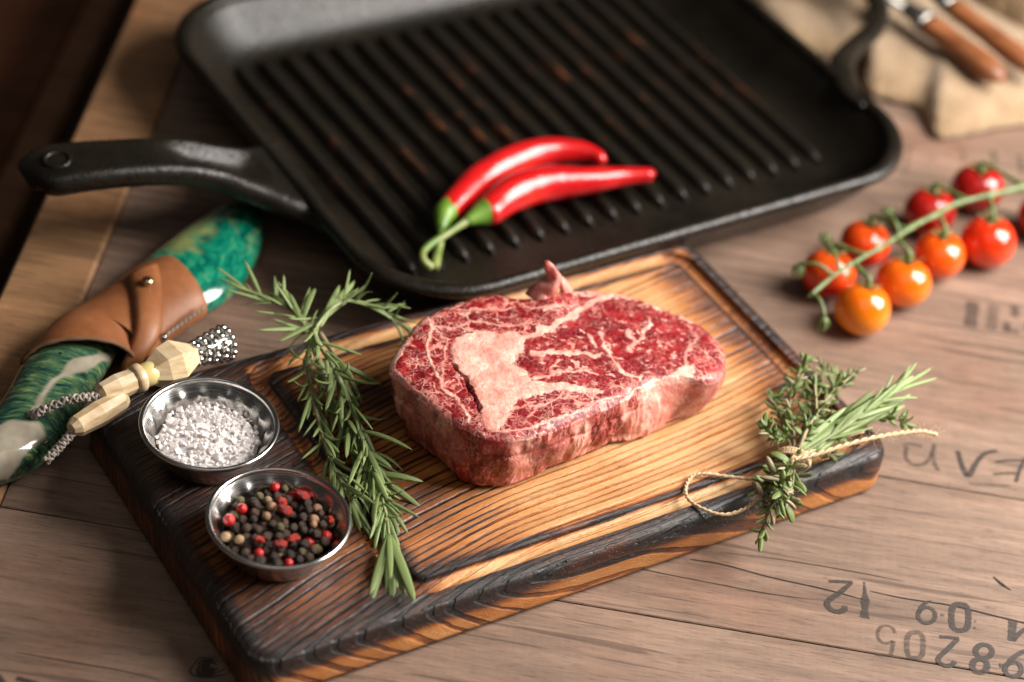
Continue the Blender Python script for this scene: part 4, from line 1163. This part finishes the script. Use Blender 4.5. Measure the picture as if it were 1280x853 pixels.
for i, ((x, y), r, ctop, cbot, lab) in enumerate(TOM):
    r /= 1000; c = P(x, y, r * .95)
    V, F = lathe(tom_prof(r), 48); V = np.array(V); V = V * (1 + .022 * fbm(V * 60, i, 2))[:, None] * np.array([1 + .03 * math.sin(i * 2.1), 1 - .03 * math.sin(i * 2.1), 1 - .03 * (i % 3)])
    k = i
    cal = P(*CAL[i], c.z + r * .86)
    axis = (cal - c).normalized(); axis = (axis + Vector((0, 0, 1.2))).normalized()
    q = Vector((0, 0, 1)).rotation_difference(axis)
    MM = T(c) @ q.to_matrix().to_4x4()
    to = obj('tomato', V, F, mk_tom('tomato_skin', ctop, cbot), tv, M=MM)
    if lab: to['label'] = lab
    # calyx: five curled sepals and a stub
    Vc = []; Fc = []
    for s in range(5):
        a0 = s * 1.257 + i; path = []
        for t in np.linspace(0, 1, 6):
            rr = r * (.08 + .50 * t); z = r * (.80 + .10 * math.sin(t * 2.2) + (.18 if (s + i) % 2 else .02) * t * t)
            path.append(Vector((math.cos(a0 + .2 * t) * rr, math.sin(a0 + .2 * t) * rr, z)))
        v, f = tube(path, interp([.0012, .0013, .0008, .0003], 6), 6, .45); o = len(Vc); Vc += v; Fc += [tuple(n + o for n in qd) for qd in f]
    ca_ = obj('calyx', Vc, Fc, M_vine, to, local=True)
    # short stalk from the fruit to the vine
    tip = c + axis * r * .78
    near = min(SP, key=lambda p: (p - tip - Vector((.004, .004, 0))).length)
    pa = catmull([tip, tip + axis * .006, near.lerp(tip, .45) + Vector((0, 0, .003)), near], 5)
    V, F = tube(pa, interp([.0022, .0014, .0014, .0017], len(pa)), 8); obj('stalk', [v - off for v in V], F, M_vine, tv, local=True)
for (bx, by), (nx, ny) in (((1000, 330), (1042, 345)), ((1031, 396), (1015, 368)), ((1030, 303), (1050, 338)), ((1108, 270), (1125, 296))):
    a = P(nx, ny, .034); b = P(bx, by, .030 if by > 380 else .036)
    pa = catmull([a, a.lerp(b, .5) + Vector((0, 0, .004)), b], 6)
    V, F = tube(pa, .0011, 8); obj('stalk', [v - off for v in V], F, M_vine, tv, local=True)
    Vc = []; Fc = []
    for s in range(5):
        a0 = s * 1.257; path = [b + Vector((math.cos(a0) * .0035 * math.sin(t * 2.9), math.sin(a0) * .0035 * math.sin(t * 2.9), -.011 * t * (1 if by > 320 else -.6))) for t in np.linspace(0, 1, 7)]
        v, f = tube(path, interp([.001, .0014, .0009, .0003], 7), 6, .6); o = len(Vc); Vc += v; Fc += [tuple(n + o for n in qd) for qd in f]
    obj('empty_calyx', [Vector(v) - off for v in Vc], Fc, M_vine, tv, local=True)

# ------------------------------------------------------------------ grill pan
PY = math.radians(38.0); MP = Matrix.Rotation(PY, 4, 'Z')
pan = thing('grill_pan', 'black cast iron square grill pan with a raised ribbed floor behind the cutting board', 'grill pan', MP)
def pan_body():
    # outer rim extents in the pan's own frame (metres)
    x0, x1, y0, y1 = -.077, .313, .001, .330
    cx, cy, hx, hy = (x0 + x1) / 2, (y0 + y1) / 2, (x1 - x0) / 2, (y1 - y0) / 2
    L = []
    def add(ins, z, r, rip=0):
        r += .009
        xy = rrect(cx, cy, hx - ins, hy - ins, max(r, .004), 16, (50, 50)); L.append([(x, y, z) for x, y in xy])
    H = .045
    add(.034, .0, .030); add(.030, .001, .034); add(.022, .008, .040); add(.012, .022, .046); add(.005, .034, .050)
    for a in np.linspace(-60, 200, 12):
        a = math.radians(a); add(.0038 - .0040 * math.cos(a), H - .004 + .0040 * math.sin(a), .052)
    add(.0095, .038, .048); add(.016, .026, .044); add(.024, .0165, .040); add(.031, .0118, .034); add(.036, .0105, .030); add(.042, .010, .026)
    V = [v for l in L for v in l]
    V, F = loft(L)
    obj('body', V, F, M_iron, pan, local=True)
pan_body()
def rib_mesh(L):
    loops = []
    for t in np.linspace(0, 1, 40):
        y = L * t; e = min(y, L - y); h = .0056 * (1 - math.exp(-(e / .004) ** 1.5)); w = .0046 * (1 - .6 * math.exp(-(e / .003)))
        loops.append([(w * math.cos(a) * (1.05 if math.sin(a) < .3 else .8), y, max(-.001, h * math.sin(a))) for a in np.linspace(-.25, math.pi + .25, 10)])
    V, F = loft(loops); return mesh('rib', V, F, M_rib)
ribm = rib_mesh(.232)
for k in range(18):
    link('rib', ribm, pan, T((-.029 + .01765 * k, .0615, .0100)), local=True)
def pan_handle():
    # runs from the left wall, rising, then dips at the end; own frame: x negative
    path = [(-.078, .139, .034), (-.100, .140, .040), (-.130, .1415, .049), (-.165, .143, .058), (-.198, .1435, .0635), (-.228, .1435, .064)]
    # place by the photo: the tip at pixel (42, 222)
    tipw = P(33, 228, .060); tl = MP.inverted() @ tipw
    rootw = Vector((-.076, .140, .036))
    ctrl = [rootw + Vector((.012, 0, -.006)), rootw + Vector((-.016, .002, .0065)), rootw.lerp(tl, .40) + Vector((0, .001, .0135)), rootw.lerp(tl, .70) + Vector((0, .000, .0125)), tl + Vector((.010, 0, .004)), tl]
    cpath = catmull(ctrl, 16); n = len(cpath); Ls = []
    cum = [0]
    for a_, b_ in zip(cpath[:-1], cpath[1:]): cum.append(cum[-1] + (b_ - a_).length)
    TL_ = cum[-1]
    xs_ = list(np.linspace(0, TL_ - .019, 50)) + [TL_ - .019 + .019 * math.sin(q) for q in np.linspace(.1, math.pi / 2, 14)]
    cpath = [Vector([float(np.interp(x_, cum, [p_[k_] for p_ in cpath])) for k_ in range(3)]) for x_ in xs_]; n = len(cpath)
    for i, p in enumerate(cpath):
        t = xs_[i] / TL_
        w = np.interp(t, [0, .08, .2, .35, .7, .9], [.048, .037, .024, .0172, .0172, .0190]); e = max(0, (xs_[i] - TL_ + .019) / .019); k_ = math.sqrt(max(.0004, 1 - e * e)); w *= k_; th = .0070 * (.45 + .55 * k_)
        a = cpath[max(0, i - 1)]; b = cpath[min(n - 1, i + 1)]; tt = (b - a).normalized(); side = Vector((0, 0, 1)).cross(tt).normalized(); up = tt.cross(side)
        g = .0040 * np.interp(t, [.16, .24, .44, .56], [0, 1, 1, 0])
        sec = []
        for (sx, sz) in ((-1, 0), (-.93, .7), (-.78, 1), (-.62, 1 - g / th * .0), (-.45, 1 - g / th * 1.5), (0, 1 - g / th * 2), (.45, 1 - g / th * 1.5), (.62, 1), (.78, 1), (.93, .7), (1, 0), (.93, -.7), (.75, -1), (0, -1), (-.75, -1), (-.93, -.7)):
            sec.append(p + side * (sx * w) + up * (sz * th))
        Ls.append(sec)
    V, F = loft(Ls); o = obj('handle', V, F, M_iron, pan, local=True)
    # hanging hole: a dished eye with a raised lip
    hp = cpath[49]
    prof = [(.0078, -.001), (.0076, .0008), (.0066, .0011), (.0055, .0004), (.0050, -.003), (.0001, -.0035)]
    V, F = lathe([(r * 1.05, z) for r, z in prof], 32)
    tt = (cpath[50] - cpath[48]).normalized(); sd0 = Vector((0, 0, 1)).cross(tt).normalized(); up0_ = tt.cross(sd0)
    R3 = Matrix((tt, sd0, up0_)).transposed().to_4x4()
    obj('hanging_hole', V, F, M_iron, o, local=True, M=T(hp + up0_ * .0069) @ R3)
pan_handle()
def helper():
    pts = [Vector(v) for v in ((.306, .070, .0405), (.309, .092, .0405), (.324, .117, .0405), (.349, .132, .041), (.374, .144, .041), (.397, .170, .041), (.397, .205, .041), (.372, .232, .041), (.340, .243, .041), (.309, .268, .0405), (.306, .290, .0405))]
    pa = catmull(pts, 8); V, F = tube(pa, interp([.003, .0085, .0085, .0075, .007, .007, .007, .0075, .0085, .011, .003], len(pa)), 14, .65)
    obj('helper_handle', V, F, M_iron, pan, local=True)
helper()

# ------------------------------------------------------------------ chillies in the pan
c5 = lambda x, y: (480 + x / 3.368, 130 + y / 3.368)
def chilli(name, label, pod, pr, cal, cr, stem, sr):
    pts = [P(*c5(x, y), z) for x, y, z in pod]; pa = catmull(pts, 10); root = thing('chilli_pepper', label, 'chilli pepper', T(pts[len(pts) // 2]), 'red chillies in the grill pan')
    off = wm(root).translation
    rr = list(interp(pr, len(pa)))
    # round off both ends
    seg = 28
    V, F = tube(pa, rr, seg, 1, lambda i, a: 1 + .018 * math.sin(3 * a + i * .06) + .012 * math.sin(i * .35))
    obj('pod', [v - off for v in V], F, M_chilli, root, local=True)
    pc = catmull([P(*c5(x, y), z) for x, y, z in cal], 6); V, F = tube(pc, interp(cr, len(pc)), 16, 1, lambda i, a: 1 + (.08 * math.cos(5 * a) if i < 3 else 0))
    obj('calyx', [v - off for v in V], F, M_calyx, root, local=True)
    ps = catmull([P(*c5(x, y), z) for x, y, z in stem], 8); V, F = tube(ps, interp(sr, len(ps)), 10)
    obj('stem', [v - off for v in V], F, M_cstem, root, local=True)
m1 = .001
chilli('chilli_pepper', 'straighter red chilli in front, its green stem hooked at the left end',
       [(1138, 303, .030), (1118, 300, .030), (1000, 306, .029), (850, 322, .029), (720, 330, .029), (620, 348, .029), (540, 378, .0285), (480, 420, .028), (440, 458, .028), (425, 470, .028)],
       [.2 * m1, 4.6 * m1, 6.0 * m1, 8.4 * m1, 10.6 * m1, 11.4 * m1, 11.0 * m1, 9.8 * m1, 8.2 * m1, 6 * m1],
       [(448, 448, .028), (420, 458, .028), (385, 475, .028), (345, 495, .028)], [8.2 * m1, 8.0 * m1, 5.2 * m1, 2.6 * m1],
       [(355, 490, .028), (310, 518, .027), (255, 555, .026), (195, 592, .025), (165, 625, .024), (168, 660, .022), (200, 692, .018)], [2.6 * m1, 2.1 * m1, 2.0 * m1, 2.2 * m1, 2.1 * m1, 2.3 * m1, 2.8 * m1])
chilli('chilli_pepper', 'more curved red chilli lying behind the straighter one',
       [(934, 238, .030), (915, 232, .031), (860, 208, .031), (790, 196, .031), (700, 196, .031), (600, 216, .031), (500, 260, .030), (400, 318, .029), (320, 392, .028), (270, 445, .027), (255, 462, .027)],
       [.2 * m1, 4.4 * m1, 6.0 * m1, 7.2 * m1, 8.2 * m1, 9.0 * m1, 9.6 * m1, 9.2 * m1, 8.0 * m1, 7.0 * m1, 5 * m1],
       [(272, 440, .027), (255, 462, .027), (245, 500, .026), (240, 530, .025)], [7.2 * m1, 6.8 * m1, 4.4 * m1, 2.6 * m1],
       [(242, 520, .025), (238, 570, .023), (228, 620, .020), (212, 690, .018)], [2.6 * m1, 2.2 * m1, 2.4 * m1, 3.0 * m1])

# ------------------------------------------------------------------ knife in its sheath
c1 = lambda x, y: (x / 2.306, 230 + y / 2.306)
def loft_px(pairs, n=28, sup=1.0, cap=True, st=7):
    """pairs: (left px, right px, zc, thick)"""
    Ls = []; PP = []
    for (a, b, zc, th) in pairs:
        A, B_ = P(*c1(*a), zc), P(*c1(*b), zc); PP.append((*A, *B_, zc, th))
    PP = np.array(PP); m = len(PP); x = np.linspace(0, m - 1, (m - 1) * 7 + 1)
    # smooth interpolation
    cm = lambda col: np.array([v[0] for v in catmull([Vector((c, 0, 0)) for c in col], st)])
    S_ = np.stack([cm(PP[:, k]) for k in range(8)], -1)
    for r in S_:
        A, B_ = Vector(r[:3]), Vector(r[3:6]); c = (A + B_) / 2; h = (B_ - A) / 2
        L = []
        for k in range(n):
            t = 2 * math.pi * k / n; cx, sx = math.cos(t), math.sin(t)
            cx = math.copysign(abs(cx) ** sup, cx); sx = math.copysign(abs(sx) ** sup, sx)
            L.append(c + h * cx + Vector((0, 0, 1)) * sx * max(r[7], 1e-5))
        Ls.append(L)
    return loft(Ls, cap, cap)
def blk(name, pairs, mat, root, **kw):
    V, F = loft_px(pairs, **kw); off = wm(root).translation
    return obj(name, [v - off for v in V], F, mat, root, local=True)
sh = thing('knife_sheath', 'tan leather knife sheath with a glossy green wooden tip', 'sheath', T(P(*c1(420, 360), 0)))
blk('wooden_tip', [((755, 84), (757, 90), .013, .001), ((735, 68), (759, 118), .013, .006), ((690, 62), (757, 165), .013, .0095), ((630, 76), (735, 230), .013, .012), ((560, 118), (698, 288), .013, .0128), ((480, 178), (645, 338), .0135, .0130), ((400, 240), (590, 372), .0135, .0130), ((340, 290), (540, 410), .0135, .012)], M_gwood, sh, n=36)
SLO = blk('leather_sleeve', [((462, 224), (598, 364), .0142, .0140), ((440, 232), (590, 372), .0145, .0148), ((375, 262), (545, 402), .0148, .0150), ((300, 315), (480, 455), .0150, .0150), ((215, 372), (425, 500), .0155, .0152), ((140, 425), (395, 470), .0160, .0160), ((64, 520), (386, 512), .017, .0170)], M_leather, sh, n=40, cap=False)
def strip(name, pairs, th, mat, root):
    """ribbon that follows a surface; pairs: (left px, left z, right px, right z)"""
    Ls = []
    A = catmull([P(*c1(*p[0]), p[1]) for p in pairs], 6); B_ = catmull([P(*c1(*p[2]), p[3]) for p in pairs], 6)
    off = wm(root).translation
    for a, b in zip(A, B_):
        m_ = (a + b) / 2 + Vector((0, 0, .0022)); u = Vector((0, 0, th))
        q = [a, a.lerp(m_, .5) + Vector((0, 0, .0006)), m_, b.lerp(m_, .5) + Vector((0, 0, .0006)), b]
        Ls.append([v - off for v in q] + [v - u - off for v in q[::-1]])
    V, F = loft(Ls); return obj(name, V, F, mat, root, local=True)
SLV = [v.co[:] for v in SLO.data.vertices]
strip('strap', [((364, 268), .0300, (453, 228), .0300), ((376, 305), .0315, (462, 268), .0310), ((386, 360), .0320, (468, 330), .0310), ((388, 410), .0300, (470, 390), .0290), ((376, 460), .0250, (455, 440), .0260), ((352, 520), .0170, (415, 500), .0200), ((345, 560), .0080, (395, 550), .0080)], .0022, M_leather, sh)
bt = P(*c1(425, 284), .0345)
V, F = lathe([(.0001, .0030), (.0018, .0029), (.0030, .0020), (.0034, .0008), (.0030, -.0004), (.0022, -.001), (.0022, -.003), (.0001, -.003)], 28)
obj('button_stud', V, F, M_brass, sh, M=T(bt))
rv = P(*c1(470, 440), .020)
V, F = lathe([(.0001, .0016), (.0016, .0013), (.0024, .0), (.0020, -.003), (.0001, -.003)], 20); obj('rivet', V, F, M_silver, sh, M=T(rv))
stm = mesh('stitch', *box(0, 0, 0, .0018, .0006, .0006, .0002), M_cord, smooth=True)
for k in range(9):
    t = k / 8; p = P(*c1(583 - t * 98, 360 + t * 72), .0228); p2 = P(*c1(583 - (t + .1) * 98, 360 + (t + .1) * 72), .0228)
    a = math.atan2(p2.y - p.y, p2.x - p.x); link('stitch', stm, sh, T(p) @ Matrix.Rotation(a + .35, 4, 'Z') @ Matrix.Rotation(.5, 4, 'X'))
lm_ = [v for v in SLV[-40:]]; rim = [Vector(lm_[k]) + wm(sh).translation for k in range(20, -1, -1)]
V, F = tube(rim, [.0012 * (1 + .25 * math.sin(i * 2.1)) for i in range(len(rim))], 8); off = wm(sh).translation
obj('cut_edge', [v - off for v in V], F, M_ledge, sh, local=True)

kn = thing('knife', 'knife handle of green burl and milky resin with a beaded lanyard, blade in the sheath', 'knife', T(P(*c1(200, 600), 0)))
HO = blk('handle', [((205, 385), (395, 415), .0155, .010), ((104, 466), (362, 452), .0155, .0118), ((56, 540), (316, 522), .0155, .0125), ((20, 605), (266, 600), .0155, .0128), ((-25, 675), (212, 678), .0155, .0130), ((-70, 735), (172, 742), .0155, .0130), ((-100, 795), (124, 794), .0155, .0125), ((-85, 838), (52, 822), .0155, .0100), ((-50, 850), (-10, 838), .0155, .003)], M_handle, kn, n=110, st=22)
hv = np.array([v.co[:] for v in HO.data.vertices]) + np.array(wm(kn).translation)
hq = (proj(hv) - np.array([0, 230])) * 2.306
hq = hq + 22 * np.column_stack([fbm(hv * 70, 5, 3), fbm(hv * 70, 6, 3)])
rs_ = np.maximum(polyd(hq, [(60, 690), (85, 640), (120, 590), (190, 535), (208, 500), (280, 485), (330, 480), (375, 430), (372, 480), (330, 515), (290, 520), (240, 545), (180, 575), (130, 625), (110, 665)]),
                 polyd(hq, [(-60, 700), (40, 678), (120, 690), (150, 730), (100, 762), (62, 815), (30, 860), (-120, 860), (-120, 720)]))
rs_ = np.maximum(rs_, np.where(hv[:, 2] < .010, -30, -99))
at_ = HO.data.attributes.new('resin', 'FLOAT', 'POINT'); at_.data.foreach_set('value', sst(rs_ - 7, -5, 5).astype(np.float32))
pin = P(*c1(176, 493), .0272)
V, F = lathe([(.0001, .0006), (.0026, .0005), (.0032, .0), (.0032, -.002), (.0001, -.002)], 20); obj('mosaic_pin', V, F, M_brass, kn, M=T(pin))
V, F = lathe([(.0001, .0009), (.0014, .0008), (.0016, .0004), (.0001, .0004)], 12); obj('pin_centre', V, F, M_silver, kn, M=T(pin))
offk = wm(kn).translation
def cord(pts):
    pa = catmull(pts, 16); fr = frames(pa); V = []; F = []
    for s in range(6):
        sgn = 1 if s % 2 else -1; ph = s * math.pi / 3; pp_ = []
        for i, (p, (t, n, b)) in enumerate(zip(pa, fr)):
            a = ph + sgn * i * .38; rr = .00165 + .0003 * math.sin(i * 1.14 + s)
            pp_.append(p + (n * math.sin(a) + b * math.cos(a)) * rr)
        v, f = tube(pp_, .0009, 6); o = len(V); V += v; F += [tuple(i + o for i in q) for q in f]
    obj('lanyard_cord', [v - offk for v in V], F, M_cord, kn, local=True)
Z1 = .0400
cord([P(*c1(x, y), z) for x, y, z in ((78, 672, .024), (104, 662, .0310), (150, 640, .0350), (210, 620, .0390), (260, 615, .0400), (310, 604, .0405))])
cord([P(*c1(x, y), z) for x, y, z in ((130, 800, .024), (165, 765, .028), (192, 735, .032), (225, 700, .036), (240, 688, .037))])
def bead(name, a, b, za, zb, ra, rm, rb, mat, facets=8, steps=None, smooth=False):
    A, B_ = P(*c1(*a), za), P(*c1(*b), zb); steps = steps or [(0, .55), (.10, .90), (.5, 1.0), (.9, .90), (1, .55)]
    pa = [A.lerp(B_, t) for t, k in steps]; rads = [np.interp(t, [0, .5, 1], [ra, rm, rb]) * k for t, k in steps]
    V, F = tube(pa, rads, facets); return obj(name, [v - offk for v in V], F, mat, kn, local=True, smooth=smooth)
bead('bead', (282, 610), (392, 563), Z1, Z1 + .001, .0062, .0070, .0072, M_bone, 9)['label'] = 'faceted barrel bead of pale bone'
bead('bead', (384, 566), (410, 555), Z1 + .001, Z1 + .001, .0074, .0080, .0074, M_bone, 20, [(0, .85), (.15, 1), (.85, 1), (1, .85)], True)
bead('bead', (406, 557), (452, 538), Z1 + .001, Z1 + .001, .0064, .0067, .0064, M_boney, 20, [(0, .85), (.15, 1), (.85, 1), (1, .85)], True)['label'] = 'yellower round bead'
bead('bead', (425, 548), (562, 492), Z1 + .001, Z1, .0095, .0128, .0090, M_bone, 6, [(0, .62), (.28, .98), (.55, 1.03), (1, .62)])['label'] = 'largest bead, cut in angular facets'
bead('bead', (205, 708), (362, 618), .0365, .0365, .0062, .0068, .0066, M_bone, 9)['label'] = 'long lower barrel bead'
# silver pendant: a cone of small balls in rings
pA, pB = P(*c1(552, 492), .040), P(*c1(652, 458), .038); pd = (pB - pA).normalized(); s1 = pd.cross(Vector((0, 0, 1))).normalized(); s2 = s1.cross(pd)
V, F = tube([pA, pA.lerp(pB, .3), pA.lerp(pB, .9), pB], [.0050, .0058, .0084, .0074], 24)
pen = obj('silver_pendant', [v - offk for v in V], F, M_silver, kn, local=True)
ball = ico('pendant_ball', 2, M_silver, .0, 1)
for j, t in enumerate((.08, .30, .52, .74, .95)):
    rr = .0052 + .0036 * t; nb = 9 + j
    for k in range(nb):
        a = 2 * math.pi * (k + .5 * (j % 2)) / nb; p = pA.lerp(pB, t) + (s1 * math.cos(a) + s2 * math.sin(a)) * rr
        if p.z < .030: continue
        r = .0020; link('pendant_ball', ball, pen, T(p) @ Matrix.Diagonal((r, r, r, 1)))

# ------------------------------------------------------------------ burlap and cutlery at the back right
def cloth(name, label, front, depth, zf, amp, seed, nx=120, ny=90):
    F0 = catmull([P(x, y, .004) for x, y in front], 24); 
    D = np.array([tuple(p) for p in F0]); s = np.linspace(0, 1, len(D)); S = np.linspace(0, 1, nx)
    fx, fy = np.interp(S, s, D[:, 0]), np.interp(S, s, D[:, 1])
    V = []
    for j in range(ny):
        t = j / (ny - 1)
        x = fx + depth[0] * t; y = fy + depth[1] * t
        q = np.column_stack([x * 9, y * 9, np.full(nx, seed)])
        z = zf * (1 - np.exp(-t / .035)) + amp * (fbm(q, seed, 3) + .35) * sst(np.full(nx, t), 0, .25) + .003
        z = z + .006 * np.exp(-((S) / .04) ** 2) * 0
        V.append(np.column_stack([x, y, np.maximum(z, .0025)]))
    V = np.vstack(V); V[:, :2] += .0009 * np.column_stack([vnoise(V * 400, 1), vnoise(V * 400, 2)])
    ii, kk = np.meshgrid(np.arange(ny - 1), np.arange(nx - 1), indexing='ij')
    F = np.stack([ii * nx + kk, ii * nx + kk + 1, (ii + 1) * nx + kk + 1, (ii + 1) * nx + kk], -1).reshape(-1, 4)
    o = obj(name, V, F, M_burlap); tag(o, label, 'cloth')
    md = o.modifiers.new('thickness', 'SOLIDIFY'); md.thickness = .0022; md.offset = -1
    return o
cloth('burlap_cloth', 'large tan burlap cloth under the two wooden-handled knives', [(1092, 60), (1080, 84), (1084, 112), (1112, 124), (1150, 136), (1170, 170), (1215, 166), (1260, 158), (1330, 150), (1420, 130)], (.03, .34), .014, .012, 4)
cloth('burlap_cloth', 'brown burlap cloth glimpsed through the loop handle of the grill pan', [(930, -10), (975, 45), (1010, 62), (1050, 66), (1085, 50), (1100, 20)], (.02, .20), .010, .012, 9)
cloth('burlap_cloth', 'folded burlap on top at the far right corner, behind the knives', [(1196, -10), (1215, 22), (1250, 45), (1290, 66), (1350, 90)], (.02, .22), .042, .008, 6)
def cut(label, a, b, r, m0, group):
    A, B_ = P(*a), P(*b); root = thing('table_knife', label, 'knife', T(B_), group)
    off = wm(root).translation; d = (A - B_).normalized()
    pa = [B_.lerp(A, t) for t in np.linspace(0, 1, 14)]
    V, F = tube(pa, [r * k for k in (.25, .75, .95, 1.03, 1.05, 1.03, 1.0, .96, .93, .9, .9, .92, .95, .9)], 14, .75)
    obj('handle', [v - off for v in V], F, M_hwood, root, local=True)
    pa = [A, A + d * .004, A + d * .012, A + d * .02]; V, F = tube(pa, [r * .95, r * 1.0, r * .75, r * .6], 14, .75)
    obj('ferrule', [v - off for v in V], F, M_dull, root, local=True)
    sd = d.cross(Vector((0, 0, 1))).normalized(); Ls = []
    for t, w in ((0, .006), (.3, .009), (.8, .009), (.95, .006), (1.0, .001)):
        c = A + d * (.018 + .11 * t); Ls.append([c + sd * w - off, c + Vector((0, 0, .0009)) - off, c - sd * w - off, c - Vector((0, 0, .0009)) - off])
    V, F = loft(Ls); obj('blade', V, F, M_dull, root, local=True)
cut('table knife with an orange-brown wooden handle, nearer of the two on the burlap', (1160, 30, .034), (1255, 100, .030), .0100, 0, 'wooden-handled knives on the burlap')
cut('table knife with a darker wooden handle, half under the folded burlap', (1190, 8, .036), (1300, 92, .032), .0090, 0, 'wooden-handled knives on the burlap')
